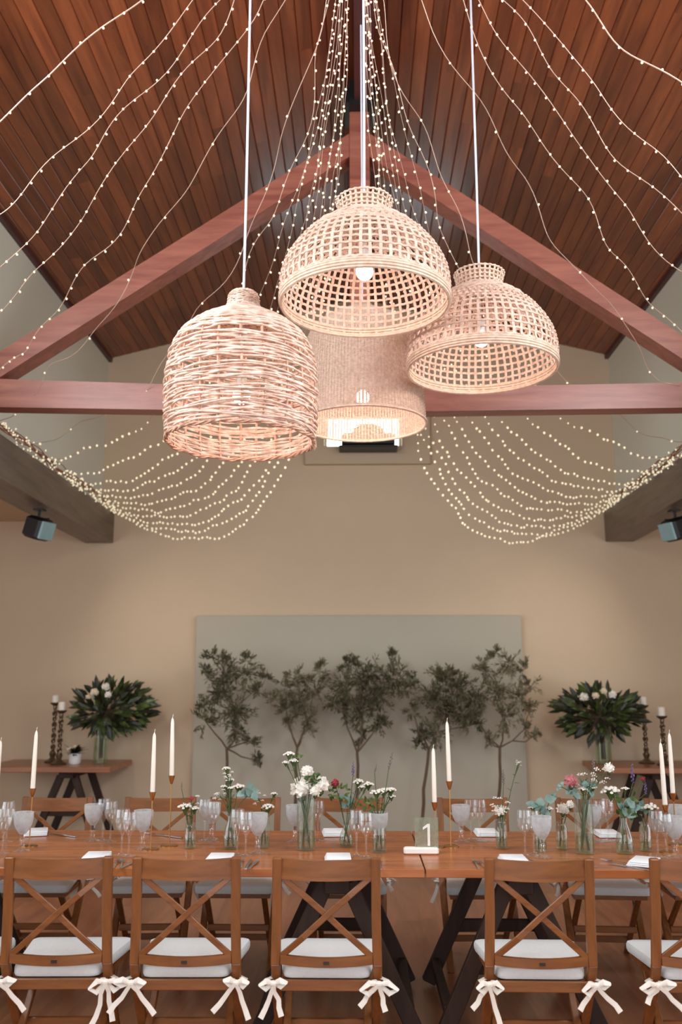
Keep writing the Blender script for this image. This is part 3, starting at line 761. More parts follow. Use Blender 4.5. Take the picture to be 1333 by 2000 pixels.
def cord_and_bulb(t, zneck, zb, top, power=7.5):
    m = MB(); m.tube([(0, 0, zneck-.02), (.002, 0, zneck+.6), (0, 0, top)], .0065, 8); m.build('cord', M['cable'], t)
    m = MB(); m.tube([(0, 0, zb+.11), (0, 0, zneck)], .006, 8); m.lathe([(.02, zb+.04), (.024, zb+.05), (.024, zb+.1), (.012, zb+.115)], 14); m.build('socket', M['socket'], t)
    m = MB(); m.ball((0, 0, zb), .042, 1.0, 16, 10); m.build('bulb', M['bulb'], t)
    ld = bpy.data.lights.new('bulb_light', 'POINT'); ld.energy = power; ld.color = (1, .80, .68); ld.shadow_soft_size = .045
    lo = bpy.data.objects.new('bulb_light', ld); COL.objects.link(lo); lo.parent = t; lo.location = (0, 0, zb-.06)
def woven_dome(label, loc, R, H, top, seed):
    rs = random.Random(seed)
    k = R/.40; q = H/.55
    prof = [(.40*k, 0), (.405*k, .07*q), (.392*k, .16*q), (.352*k, .25*q), (.285*k, .335*q), (.20*k, .40*q), (.138*k, .44*q)]
    t = thing('pendant_lamp', label, 'lamp', loc)
    n = 58; pts = smooth_prof(prof, 30); m = MB()
    for i in range(n):
        a = 2*PI*i/n+rs.uniform(-.006, .006); ph = (i % 2)*PI
        P3 = []; U = []
        for j, p in enumerate(pts):
            rr = p.x+.0035*math.sin(j*PI*.75+ph); aa = a+rs.uniform(-.003, .003)*(j > 2)
            P3.append((rr*math.cos(aa), rr*math.sin(aa), p.y)); U.append((math.cos(aa), math.sin(aa), .2))
        wv = [max(.5, min(1, p.x/(.3*k))) for p in pts]
        m.tube(P3, wv, 4, False, (.0098, .004), U)
    hp = smooth_prof(prof, 16)
    for j, p in enumerate(hp[1:-2]):
        K = 116; P3 = []; U = []
        for i in range(K):
            a = 2*PI*i/K; rr = p.x+.0035*math.cos(i*PI/1.0+j*PI)*1.0; z = p.y+.003*math.sin(a*3+j)+rs.uniform(-.001, .001)
            P3.append((rr*math.cos(a), rr*math.sin(a), z)); U.append((math.cos(a), math.sin(a), .3))
        m.tube(P3, 1, 4, True, (.0082, .004), U)
    m.build('woven_shade', M['rattan'], t)
    # rim band: stacked hoops
    m = MB()
    for z, r_ in ((-.012, .0), (.0, .004), (.014, .004), (.027, .001)):
        P3 = [((R+r_)*math.cos(2*PI*i/72), (R+r_)*math.sin(2*PI*i/72), z) for i in range(72)]
        m.tube(P3, .0085, 6, True)
    m.build('rim', M['rattan_rim'], t)
    # shoulder braid: dense criss-cross
    m = MB()
    for j in range(9):
        z = H*(.69+.016*j); rb = prof_at([(a, b) for a, b in [(p.x, p.y) for p in smooth_prof(prof, 30)]], z)+.004 if z < prof[-1][1] else .135*k
        K = 60; P3 = []
        for i in range(K):
            a = 2*PI*i/K; P3.append(((rb+.006*math.sin(a*9+j*2))*math.cos(a), (rb+.006*math.sin(a*9+j*2))*math.sin(a), z+.010*math.sin(a*7+j*1.9)))
        m.tube(P3, 1, 4, True, (.0075, .005), [(math.cos(2*PI*i/K), math.sin(2*PI*i/K), .3) for i in range(K)])
    m.build('braided_shoulder', M['rattan'], t)
    # neck collar
    m = MB(); rn = .132*k; z0 = prof[-1][1]-.01; z1 = H
    for i in range(30):
        a = 2*PI*i/30; P3 = []
        for j in range(9):
            u = j/8; rr = rn*(1-.08*math.sin(u*PI))+.006*u+.003*math.sin(j*PI/2+(i % 2)*PI); P3.append((rr*math.cos(a), rr*math.sin(a), z0+(z1-z0)*u))
        m.tube(P3, 1, 4, False, (.0075, .003), [(math.cos(a), math.sin(a), 0)]*9)
    for j in range(6):
        u = (j+.4)/5.5; z = z0+(z1-z0)*u; K = 60; rr = rn*(1-.08*math.sin(u*PI))+.006*u
        m.tube([((rr+.003*math.cos(i*PI))*math.cos(2*PI*i/K), (rr+.003*math.cos(i*PI))*math.sin(2*PI*i/K), z) for i in range(K)], 1, 4, True, (.0065, .003), [(math.cos(2*PI*i/K), math.sin(2*PI*i/K), 0) for i in range(K)])
    m.build('neck_collar', M['rattan_rim'], t)
    m = MB(); m.cap = False; m.lathe([(.001, z1-.03), (rn*.5, z1-.025), (rn*.97, z1-.02)], 24); m.build('top_disc', M['rattan_rim'], t)
    cord_and_bulb(t, z1-.03, H*.30, top-loc[2])
    return t
def rz_(Z, x): return ZR-abs(x)*(ZR-ZE)/XU
def lamp_loc(px, py, Y): p = atY(px, py, Y); return (p.x, p.y, p.z)
L1 = lamp_loc(713, 590, 3.98); woven_dome('wide open weave rattan dome lamp, highest of the four pendants', L1, .398, .515, rz_(0, L1[0])-.01, 1)
L3 = lamp_loc(942, 718, 4.55); woven_dome('open weave rattan dome lamp hanging furthest right', L3, .393, .53, rz_(0, L3[0])-.01, 2)

def bell_lamp():
    loc = lamp_loc(470, 862, 4.0); rs = random.Random(5)
    t = thing('pendant_lamp', 'bell shaped lamp of rough twisted willow hanging furthest left', 'lamp', loc)
    prof = [(.338, 0), (.345, .12), (.348, .26), (.333, .40), (.296, .49), (.225, .56), (.15, .605), (.095, .64), (.074, .67), (.072, .70), (.06, .728), (.03, .74)]
    sp = smooth_prof(prof, 64); m = MB(); ns = 22
    def R_(z):
        for a, b in zip(sp[:-1], sp[1:]):
            if a.y <= z <= b.y: return a.x+(b.x-a.x)*(z-a.y)/max(1e-6, b.y-a.y)
        return sp[0].x if z < 0 else sp[-1].x
    for i in range(ns):
        a = 2*PI*i/ns+rs.uniform(-.03, .03); pts = [((p.x-.003)*math.cos(a+.02*math.sin(j*.3)), (p.x-.003)*math.sin(a+.02*math.sin(j*.3)), p.y) for j, p in enumerate(sp[::2])]
        m.tube(pts, [.0062*(.5+.5*min(1, p.x/.25)) for p in sp[::2]], 5)
    m.build('stakes', M['willow_d'], t)
    # rows of willow, uneven, with a few open gaps
    m = MB(); z = .004; row = 0; K = 110
    arc = 0; s_list = []
    L = [0]
    for a, b in zip(sp[:-1], sp[1:]): L.append(L[-1]+(b-a).length)
    s = .006
    gaps = [.085, .15, .235, .265, .36, .42]
    while s < L[-1]-.004:
        i = max(k for k in range(len(L)) if L[k] <= s); i = min(i, len(sp)-2); u = (s-L[i])/(L[i+1]-L[i]); p = sp[i].lerp(sp[i+1], u)
        tn = (sp[i+1]-sp[i]).normalized(); ph = rs.uniform(0, 6); ph2 = rs.uniform(0, 6); amp = rs.uniform(.002, .0065) if s < .6 else .002
        P3 = []; rr_ = []; f1 = rs.choice((2, 3, 4, 5)); sign = row % 2
        for k in range(K):
            a = 2*PI*k/K; off = amp*math.sin(f1*a+ph)+amp*.6*math.sin((f1*2+3)*a+ph2)
            wv = .0062*math.cos(ns/2*a+sign*PI)*(1 if s < .6 else .5)
            r = p.x+tn.x*off+wv+rs.uniform(-.0012, .0012); zz = p.y+tn.y*off
            P3.append((r*math.cos(a), r*math.sin(a), zz)); rr_.append(rs.uniform(.9, 1.15))
        th = rs.uniform(.0042, .0068) if p.x > .12 else .0036
        m.tube(P3, [q*th for q in rr_], 5, True)
        step = (th*1.75 if s < .6 else th*1.5)
        if any(g_ <= s < g_+step for g_ in gaps): step += .019
        s += step; row += 1
    # loose crossing strands
    for k in range(16):
        z0 = rs.uniform(.03, .45); a0 = rs.uniform(0, 6.28); sl = rs.uniform(-.05, .05); P3 = []
        for j in range(26):
            a = a0+j*.1; zz = z0+sl*j/25+.01*math.sin(j*.4); r = R_(max(0, zz))+.011; P3.append((r*math.cos(a), r*math.sin(a), zz))
        m.tube(P3, .0045, 5)
    m.build('woven_shade', M['willow'], t)
    m = MB()
    for q in range(3):
        P3 = [((.34+.007*math.cos(2*PI*k/80*14+q*2.1))*math.cos(2*PI*k/80), (.34+.007*math.cos(2*PI*k/80*14+q*2.1))*math.sin(2*PI*k/80), .006*math.sin(2*PI*k/80*14+q*2.1)+.004*math.sin(k)) for k in range(80)]
        m.tube(P3, .0055, 5, True)
    # loose twigs at the rim
    for k in range(5): a = .1+rs.uniform(-.12, .12); m.tube([(.335*math.cos(a), .335*math.sin(a), .0), (.35*math.cos(a+.05), .35*math.sin(a+.05), -.02), (.35*math.cos(a+.1), .35*math.sin(a+.1), -.01+rs.uniform(-.02, .03))], .003, 4)
    m.build('rim', M['willow_d'], t)
    cord_and_bulb(t, .738, .22, rz_(0, loc[0])-.01-loc[2])
bell_lamp()
def fine_lamp():
    loc = lamp_loc(709, 827, 5.1)
    t = thing('pendant_lamp', 'finely woven greyish wicker bell lamp behind and below the other three pendants', 'lamp', loc)
    prof = [(.372, 0), (.362, .2), (.35, .38), (.335, .50), (.30, .575), (.24, .63), (.15, .68), (.08, .71), (.05, .75)]
    sp = smooth_prof(prof, 105); m = MB(); n = 120
    for i in range(n):
        a = 2*PI*i/n; m.tube([((p.x)*math.cos(a), (p.x)*math.sin(a), p.y) for p in sp[:86:5]], 1, 4, False, (.0058 if i % 5 else .0085, .0018), [(math.cos(a), math.sin(a), 0)]*len(sp[:86:5]))
    for j, p in enumerate(sp):
        K = 120
        m.tube([((p.x+.0018*math.cos(i*PI+j*PI))*math.cos(2*PI*i/K), (p.x+.0018*math.cos(i*PI+j*PI))*math.sin(2*PI*i/K), p.y) for i in range(K)], 1, 4, True, (.0036, .0022), [(math.cos(2*PI*i/K), math.sin(2*PI*i/K), 0) for i in range(K)])
    m.build('woven_shade', M['fine'], t)
    m = MB(); m.tube([(.374*math.cos(2*PI*i/72), .374*math.sin(2*PI*i/72), -.004) for i in range(72)], .009, 6, True); m.build('rim', M['rattan_rim'], t)
    cord_and_bulb(t, .745, .16, rz_(0, loc[0])-.01-loc[2], 16)
fine_lamp()

# ================================================================== FAIRY LIGHT STRINGS
def ico(r, name, mat):
    m = MB(); m.ball((0, 0, 0), r, 1.15, 8, 6); me = m.build(name, mat); d = me.data; bpy.data.objects.remove(me); return d
B_near = ico(.0062, 'bulb', M['fairy_near']); B_mid = ico(.0066, 'bulb', M['fairy']); B_far = ico(.0092, 'bulb', M['fairy'])
HUB = Vector((.0, 3.95, ZR-.2)); HUBN = Vector((.0, 3.68, ZR-.17))
NS = [0]
CT = [(6.5, (.3, 4.75, 4.5), (1.4, 5.7, 3.2)), (7.3, (.25, 5.0, 4.4), (1.25, 6.3, 3.15)), (8.2, (.3, 5.35, 3.8), (1.2, 6.9, 3.0)), (8.8, (.25, 5.6, 3.6), (1.0, 7.25, 2.85)), (9.3, (.18, 5.75, 3.5), (.75, 7.5, 2.55)), (9.75, (.12, 5.92, 3.3), (.5, 7.77, 2.02))]
def ctrl(EY):
    """how the heavier far strings hang: two pull points between ridge and beam"""
    for a, b in zip(CT[:-1], CT[1:]):
        if EY <= b[0] or b is CT[-1]:
            f = max(0, min(1, (EY-a[0])/(b[0]-a[0]))); return [tuple(x+(y-x)*f for x, y in zip(a[i], b[i])) for i in (1, 2)]
def fairy(side, EY, S, label, wig=.02, step=.1, bulbs=True, sparse=1, wr=.0024, hub=None, seed=0, ez=0.0, ex=0.0, tail=0, bmesh=None):
    rs = random.Random(seed+int(EY*100)+(5000 if side > 0 else 0))
    H = (HUB if EY > 6.2 else HUBN)+Vector((side*.02+rs.uniform(-.02, .02), rs.uniform(-.05, .05), 0)) if hub is None else Vector(hub)
    E = Vector((side*(XB+.02+ex), EY, ZB1+.02+ez))
    t = thing('fairy_light_string', label, 'string lights', H, 0, 'fairy light strings draped from the ridge to the side beams')
    n = 90; ph = [rs.uniform(0, 6.28) for _ in range(6)]; pts = []
    Ltot = (E-H).length+S
    for i in range(n+1):
        u = i/n; p = H.lerp(E, u)
        if EY < 6.5: p.z -= 4*S*u*(1-u)
        else:
            p1, p2 = ctrl(EY); p1 = Vector((side*p1[0], p1[1], p1[2])); p2 = Vector((side*p2[0], p2[1], p2[2]))
            p = (1-u)**3*H+3*u*(1-u)**2*p1+3*u*u*(1-u)*p2+u**3*E
        am = wig*min(1, u*6)*min(1, (1-u)*8)
        p.x += am*(math.sin(u*Ltot*4.3+ph[0])+.5*math.sin(u*Ltot*9.1+ph[1])); p.z += am*(.8*math.sin(u*Ltot*5.1+ph[2])+.5*math.sin(u*Ltot*11.3+ph[3])); p.y += am*.6*math.sin(u*Ltot*3.7+ph[4])
        pts.append(p-H)
    m = MB(); m.tube(pts, wr, 4); m.build('wire', M['wire'], t)
    if not bulbs: return
    d = 0; acc = step*.5; cnt = 0
    for a, b in zip(pts[:-1], pts[1:]):
        L = (b-a).length
        while acc <= d+L:
            if cnt >= 98: break
            p = a.lerp(b, (acc-d)/L); W = p+H
            if sparse <= 1 or cnt % sparse == 0:
                far_ = W.y
                me = bmesh or (B_near if far_ < 4.6 else B_mid if far_ < 6.6 else B_far)
                o = bpy.data.objects.new('bulb', me); COL.objects.link(o); o.parent = t; o.location = p+Vector((rs.uniform(-.008, .008), 0, rs.uniform(-.012, .004)))
                o.rotation_euler = (rs.uniform(-.6, .6), rs.uniform(-.6, .6), 0)
            cnt += 1; acc += step*rs.uniform(.85, 1.15)
        d += L
ordw = ['nearest', 'second nearest', 'third nearest', 'fourth nearest', 'fifth nearest', 'sixth nearest', 'seventh nearest', 'eighth nearest', 'ninth nearest', 'tenth nearest', 'eleventh nearest', 'twelfth nearest', 'thirteenth nearest', 'fourteenth nearest', 'fifteenth nearest', 'sixteenth nearest', 'seventeenth nearest', 'eighteenth nearest', 'nineteenth nearest', 'twentieth nearest']
specs = [(2.9, .10, 1, 1), (3.95, .10, 1, 1), (4.7, .12, 1, 1), (5.05, .2, 1, 1), (5.4, .3, 1, 1), (5.9, .42, 1, 1), (6.4, .5, 6, 1), (6.9, .62, 5, 1), (7.4, .75, 1, 1), (7.9, .88, 1, 1),
         (8.3, .98, 1, 1), (8.55, 1.05, 1, 1), (8.8, 1.1, 1, 1), (9.0, 1.2, 1, 1), (9.2, 1.26, 1, 1), (9.35, 1.3, 1, 1), (9.47, 1.3, 1, 1), (9.58, 1.35, 1, 1), (9.7, 1.42, 1, 1)]
for side, nm in ((-1, 'left'), (1, 'right')):
    for k, (ey, S, sp, _) in enumerate(specs):
        ey2 = ey+(0.06 if side > 0 else 0)
        lb = 'fairy light string running to the %s side beam, %s to the viewer' % (nm, ordw[k])
        if k == len(specs)-1: lb = 'fairy light string reaching the far end of the %s side beam, lowest swag' % nm
        fairy(side, ey2, S*(1 if side < 0 else 1.02), lb, wig=(.03 if k < 9 else .015), step=(.115 if k < 2 else .085), sparse=sp, wr=(.0034 if k < 2 else .0022 if k < 9 else .0012), seed=k)
# gathered tails along the beam tops
for side, nm in ((-1, 'left'), (1, 'right')):
    t = thing('fairy_light_bundle', 'thick bundle of fairy light tails lying along the top of the %s side beam' % nm, 'string lights', (side*(XB+.03), 6, ZB1+.03), 0, 'gathered fairy light bundles on the side beams')
    m = MB()
    for q in range(7):
        ph = [rnd(0, 6) for _ in range(4)]
        pts = [(side*(.0+.02*math.sin(y*3+ph[0])), y-6, .03+.022*math.sin(y*4+ph[1])+.012*math.sin(y*11+ph[2])+q*.006) for y in [2.2+i*.12 for i in range(63)]]
        m.tube(pts, .004, 4)
    m.build('wires', M['wire_d'], t)
    m = MB()
    for k in range(300):
        y = 2.4+7.3*math.sqrt(rnd(0, 1)); m.ball((side*rnd(-.05, .03)-side*.01, y-6, rnd(-.05, .085)), .0072, 1.2, 6, 4)
    o = m.build('bulbs', M['fairy'], t); o['kind'] = 'stuff'

# ================================================================== TABLE SETTING
ZC = ZT+.0005
def onT(px, py): p = atZ(px, py, ZC); return (p.x, p.y, ZC)
def cap(mb): mb.cap = False; return mb
def make_goblet():
    t = thing('water_goblet', 'x', 'glass', group='etched water goblets')
    m = cap(MB()); m.lathe([(.001, .075), (.014, .078), (.03, .098), (.042, .125), (.046, .155), (.046, .178), (.0445, .178), (.0405, .126), (.028, .102), (.001, .083)], 24); m.build('bowl', M['goblet'], t)
    m = cap(MB()); m.lathe([(.001, .0), (.04, .0), (.041, .003), (.02, .010), (.011, .02), (.014, .03), (.009, .038), (.015, .05), (.010, .06), (.014, .075)], 20); m.build('foot', M['glass'], t)
    return t
def make_wine():
    t = thing('wine_glass', 'x', 'glass', group='clear wine glasses')
    m = cap(MB()); m.lathe([(.001, .098), (.012, .102), (.028, .122), (.0355, .15), (.034, .18), (.030, .205), (.0292, .205), (.0335, .178), (.0345, .15), (.027, .124), (.001, .103)], 24); m.build('bowl', M['glass'], t)
    m = cap(MB()); m.lathe([(.001, 0), (.033, 0), (.034, .002), (.012, .007), (.0045, .014), (.0038, .05), (.0045, .088), (.011, .1)], 18); m.build('stem', M['glass'], t)
    return t
gob = make_goblet(); win_ = make_wine()
def place(proto, first, px, py, label, sc=1.0):
    c = proto if first else copy_tree(proto)
    c.location = onT(px, py); c['label'] = label; c.rotation_euler = (0, 0, rnd(0, 6)); c.scale = (sc, sc, sc); return c
gobs = [(42, 1663, 'nearer etched goblet before the leftmost taper candle'), (180, 1643, 'far side etched goblet left of the clear glass pair'), (278, 1658, 'near side etched goblet left of the tall gold candle pair'),
        (412, 1640, 'far side etched goblet behind the small statice jar'), (503, 1666, 'near side etched goblet right of the two wine glasses, in front of the short glass'), (576, 1645, 'far side etched goblet left of the carnation vase'),
        (740, 1664, 'near side etched goblet before the white statice jar, left of the gap'), (902, 1645, 'far side etched goblet right of the gold candle beside the number sign'), (1061, 1674, 'near side etched goblet in front of the eucalyptus jar'),
        (1160, 1646, 'far side etched goblet behind the tall rose vase'), (1322, 1674, 'near side etched goblet at the right edge under the candle pair'), (1328, 1645, 'far side etched goblet cut by the right edge of view')]
for i, (x, y, l) in enumerate(gobs): place(gob, i == 0, x, y, l, 1.03)
wines = [(4, 1668, 'near wine glass cut by the left edge of view'), (12, 1645, 'far wine glass at the left edge, behind the goblet'), (200, 1642, 'far side wine glass just right of the etched goblet, left of its pair'), (215, 1645, 'far side wine glass, right one of the pair beside the etched goblet'),
         (237, 1670, 'near side wine glass, left one of the pair left of the goblet'), (251, 1672, 'near side wine glass touching the goblet left of the gold candles'), (399, 1643, 'far side wine glass right of the statice jar'), (417, 1645, 'far side wine glass left of the tall statice bottle'),
         (463, 1670, 'near side wine glass right of the tall statice bottle'), (480, 1672, 'near side wine glass between its pair and the goblet'), (602, 1643, 'far side wine glass seen through the carnation vase'), (621, 1643, 'far side wine glass right of the carnation vase'),
         (697, 1672, 'near side wine glass right of the red bud bottle'), (716, 1675, 'near side wine glass left of the goblet before the white statice jar'), (939, 1644, 'far side wine glass left of the yellow flower jar'), (921, 1640, 'far side wine glass behind its pair beside the goblet'), (1027, 1672, 'near side wine glass left of the goblet before the eucalyptus jar'), (1044, 1668, 'near side wine glass touching the goblet before the eucalyptus jar'),
         (1190, 1641, 'far side wine glass left of the tapered bottle vase'), (1175, 1643, 'far side wine glass behind the tall rose vase'), (1287, 1674, 'near side wine glass right of the carnation jar'), (1304, 1676, 'near side wine glass left of the rightmost goblet')]
for i, (x, y, l) in enumerate(wines): place(win_, i == 0, x, y, l, .98 if i % 2 else 1.02)

# taper candles in slim gold holders
def taper(px_b, py_b, px_c, y_cup, y_tip, label_h, label_c):
    b = onT(px_b, py_b); Y = b[1]; top = atY(px_c, y_cup, Y); tip = atY(px_c, y_tip, Y); h = top.z-ZC
    t = thing('candle_holder', label_h, 'candle holder', b, 0, 'slim gold candle holders')
    m = MB(); m.lathe([(.042, 0), (.042, .003), (.036, .005), (.001, .006)], 28); m.build('base', M['gold'], t)
    m = MB(); m.tube([(0, 0, .004), (0, 0, h-.035)], .0028, 8); m.build('rod', M['gold'], t)
    m = cap(MB()); m.lathe([(.001, h-.04), (.006, h-.036), (.013, h-.012), (.017, h+.004), (.0155, h+.004), (.011, h-.012), (.001, h-.016)], 18); m.build('cup', M['gold'], t)
    L = tip.z-top.z
    c = thing('taper_candle', label_c, 'candle', (b[0], b[1], ZC+h-.012), 0, 'white taper candles on the dining tables')
    m = MB(); m.lathe([(.0105, 0), (.0118, .02), (.0112, L*.5), (.0088, L*.9), (.006, L*.955), (.002, L*.98)], 14); m.build('wax', M['wax'], c)
    m = MB(); m.tube([(0, 0, L*.97), (.001, 0, L), (.003, 0, L+.012)], .0014, 5); m.build('wick', M['wick'], c)
    an = math.atan2(tip.x*0+(px_c-px_b)/360*0, 1); 
    c.rotation_euler = (0, rnd(-.02, .02), 0)
tapers = [(-14, 1640, -1, 1556, 1440, 'at the left edge of view'), (57, 1652, 59, 1541, 1420, 'second from the left, beside the leftmost goblet'), (294, 1659, 296, 1548, 1424, 'shorter one of the left pair'), (331, 1652, 334, 1516, 1395, 'tallest one with the wide cup, of the left pair'),
          (851, 1655, 851, 1568, 1454, 'shorter one of the pair beside the number sign'), (881, 1653, 876, 1527, 1402, 'taller one of the pair beside the number sign'), (1306, 1664, 1303, 1573, 1443, 'shorter one of the right pair'), (1322, 1650, 1322, 1550, 1425, 'taller one of the right pair')]
for (a, b, c, d, e, l) in tapers:
    taper(a, b, c, d, e, 'slim gold candle holder, '+l, 'white taper candle, '+l)

# vases and single stems
VD = {}
def vase(px, py, ytop, wpx, kind, label):
    b = Vector(onT(px, py)); h = atY(px, ytop, b.y).z-ZC; s = F/((b.y)*.982+(h-.8)*.188); r = wpx/s/2
    t = thing('glass_vase', label, 'vase', b, 0, 'small glass vases along the dining tables')
    m = cap(MB())
    if kind == 'jar': pr = [(.001, .005), (r*.95, .004), (r, .012), (r, h*.82), (r*.8, h*.88), (r*.78, h*.94), (r*.92, h*.96), (r*.92, h)]
    elif kind == 'bottle': pr = [(.001, .005), (r*.95, .004), (r, .012), (r, h*.35), (r*.8, h*.55), (r*.45, h*.78), (r*.4, h*.93), (r*.5, h*.96), (r*.5, h)]
    else: pr = [(.001, .006), (r*.97, .004), (r, .015), (r, h)]
    m.lathe(pr, 24); m.build('vessel', M['vase'], t)
    m = MB(); rw = r*.92; hw = h*.34; m.lathe([(rw*.9, .008), (rw, .014), (rw, hw)], 20); m.build('water', M['water'], t)
    return b, h, (r*.7 if kind == 'jar' else r*.38 if kind == 'bottle' else r*.85), r
def stem(V, hx, hy, kind, label, r=9, lean=0, leaf=True):
    b, h, rn, rb = V; Y = b.y+rnd(-.02, .02); hd = atY(hx, hy, Y)-b; s = F/(b.y*.982)
    R = r*1.28/s
    nmx = {'carnation': 'carnation', 'statice': 'statice_sprig', 'rose': 'rose', 'pinkrose': 'rose', 'bud': 'flower_bud', 'euca': 'eucalyptus_sprig', 'green': 'leafy_sprig', 'lavender': 'lavender_sprig', 'dry': 'grass_spike', 'wax': 'waxflower_sprig'}[kind]
    t = thing(nmx, label, 'flower' if kind not in ('euca', 'green') else 'foliage', b+Vector((0, 0, .014)), 0, 'single stems in the small glass vases')
    dz = Vector((0, 0, .014)); e = hd-dz; a = rnd(0, 6.28)
    foot = Vector((-.6*math.copysign(rb*.7, e.x if abs(e.x) > .001 else 1), rnd(-.4, .4)*rb, 0))
    neck = Vector((max(-rn*.8, min(rn*.8, e.x*.35)), rnd(-.3, .3)*rn, h-.014)); mid = neck.lerp(e, .5)+Vector((0, 0, .01))
    m = MB(); m.tube([foot, neck, mid, e], [.0024, .0024, .002, .0018], 5)
    smat = M['stem']
    if kind == 'statice' or kind == 'wax':
        for q in range(4): dd = Vector((rnd(-1, 1), rnd(-.6, .6), .2))*R*.8; m.tube([mid.lerp(e, .4), e+dd], [.0016, .001], 4)
    m.build('stem', smat, t)
    if kind in ('carnation', 'rose', 'pinkrose', 'bud'):
        m = MB(); petal_head(m, e, R, 34 if kind == 'carnation' else 20, .5 if kind == 'carnation' else .15)
        m.build('blossom', M[{'carnation': 'petal', 'rose': 'petal', 'pinkrose': 'pink', 'bud': 'red'}[kind]], t, False)
        m = MB(); m.lathe([(.001, -R*1.2), (R*.35, -R*.9), (R*.42, -R*.3)], 8, e)
        m.build('calyx', M['green'], t)
    elif kind == 'statice':
        m = MB(); cluster_head(m, e, R, 18); m.build('blossom', M['petal'], t)
        m = MB(); m.lathe([(.002, -R*1.1), (R*.45, -R*.3), (R*.75, -R*.02), (.001, 0)], 8, e); m.build('calyx', M['green'], t)
    elif kind == 'wax':
        m = MB()
        for q in range(9): cluster_head(m, e+Vector((rnd(-1, 1), rnd(-.5, .5), rnd(-1, 1)))*R, R*.32, 7, .6)
        m.build('blossom', M['petal'], t)
    elif kind == 'euca':
        m = MB()
        for q in range(9): m.leaf(e+Vector((rnd(-.6, .6), rnd(-.4, .4), rnd(-.6, .6)))*R, (rnd(-1, 1), rnd(-1, .3), rnd(-.5, 1)), R*1.2, R*.95, .1, (rnd(-.5, .5), -1, .5), .1)
        m.build('leaves', M['euca'], t)
    elif kind == 'green':
        m = MB()
        for q in range(26): m.leaf(e+Vector((rnd(-.9, .9), rnd(-.6, .6), rnd(-1, .7)))*R, (rnd(-1, 1), rnd(-1, .3), rnd(-.3, 1)), R*.7, R*.3, .15, (rnd(-.5, .5), -1, .5), .1)
        m.build('leaves', M['green'], t)
    elif kind in ('lavender', 'dry'):
        m = MB(); spike(m, e, R*3.2, R*.34, lean); m.build('spike', M['lav' if kind == 'lavender' else 'grey_s'], t)
    if leaf and kind not in ('euca', 'green', 'dry'):
        m = MB()
        for q in range(4): u = rnd(.1, .8); m.leaf(neck.lerp(e, u), (rnd(-1, 1), rnd(-1, .3), rnd(.1, .9)), rnd(.02, .038), rnd(.006, .01))
        m.build('leaf', M['green'], t)
V = vase(371, 1657, 1608, 22, 'jar', 'short ribbed jar vase between the tall gold candles and the clear glasses')
stem(V, 362, 1577, 'statice', 'white statice head leaning left in the jar right of the tall candle pair', 10); stem(V, 377, 1568, 'wax', 'white waxflower sprig at the top of the jar right of the tall candle pair', 9); stem(V, 380, 1580, 'statice', 'small white statice head at right in the jar right of the tall candle pair', 7)
stem(V, 374, 1560, 'bud', 'faded red bud above the jar right of the tall candle pair', 4); stem(V, 355, 1540, 'dry', 'thin grey grass spike arching left above the statice jar', 3)
V = vase(450, 1658, 1588, 30, 'bottle', 'clear bottle vase holding the tall column of white statice')
for (x, y, k, r, l) in ((443, 1502, 'statice', 6, 'topmost white statice head above the clear bottle'), (446, 1514, 'wax', 9, 'dense white statice cluster below the topmost head of the clear bottle'), (450, 1524, 'statice', 6, 'small white statice head right of the dense cluster'), (438, 1537, 'statice', 5, 'small white head at left midway above the clear bottle'), (467, 1538, 'statice', 9, 'broad flat white head left of the blue-green leaf'), (452, 1540, 'statice', 5, 'little white head in the middle above the clear bottle'),
                        (430, 1553, 'wax', 9, 'loose pale waxflowers leaning left above the clear bottle'), (487, 1552, 'euca', 12, 'blue-green eucalyptus leaf leaning right above the clear bottle')):
    stem(V, x, y, k, l+'', r)
V = vase(515, 1656, 1590, 24, 'cylinder', 'narrow clear glass behind the goblet with two statice heads')
for (x, y, k, r, l) in ((507, 1560, 'wax', 9, 'loose white waxflower sprig in the narrow glass behind the goblet'), (524, 1577, 'statice', 9, 'white statice head leaning right in the narrow glass behind the goblet'), (536, 1551, 'statice', 5, 'tiny white head highest above the narrow glass behind the goblet')):
    stem(V, x, y, k, l, r)
V = vase(598, 1660, 1552, 36, 'cylinder', 'tall clear cylinder vase with white carnations')
for (x, y, k, r, l) in ((590, 1540, 'carnation', 18, 'large white carnation in the tall cylinder vase'), (600, 1507, 'carnation', 10, 'small round white carnation above the large one'), (626, 1533, 'carnation', 14, 'ruffled white carnation right of the large one'), (616, 1546, 'carnation', 9, 'half hidden white carnation low on the right of the large one'),
                        (565, 1474, 'statice', 8, 'highest white statice head, top of the tall cylinder vase'), (558, 1490, 'statice', 5, 'little white statice head at the far left of the tall cylinder vase'), (574, 1487, 'statice', 7, 'white statice head beside the green leaf of the tall cylinder vase'), (580, 1480, 'green', 8, 'pale green leaf cluster at the top of the tall cylinder vase'), (614, 1520, 'green', 12, 'dark green leaves between the white carnations')):
    stem(V, x, y, k, l, r)
V = vase(677, 1653, 1606, 28, 'bottle', 'squat bottle vase holding the red bud')
for (x, y, k, r, l) in ((655, 1530, 'bud', 7, 'bright red bud leaning left in the squat bottle'), (662, 1550, 'green', 13, 'small leaved green sprig under the red bud'), (700, 1528, 'statice', 8, 'white statice head left of its twin above the squat bottle'), (707, 1538, 'statice', 5, 'small white head under the statice twins'), (720, 1533, 'statice', 8, 'white statice head arching right above the squat bottle'), (690, 1515, 'lavender', 6, 'purple lavender spike in the squat bottle'), (680, 1566, 'euca', 9, 'grey green leaves at the neck of the squat bottle')):
    stem(V, x, y, k, l, r)
V = vase(741, 1664, 1590, 28, 'jar', 'jar vase left of the table gap holding a flat white statice bunch')
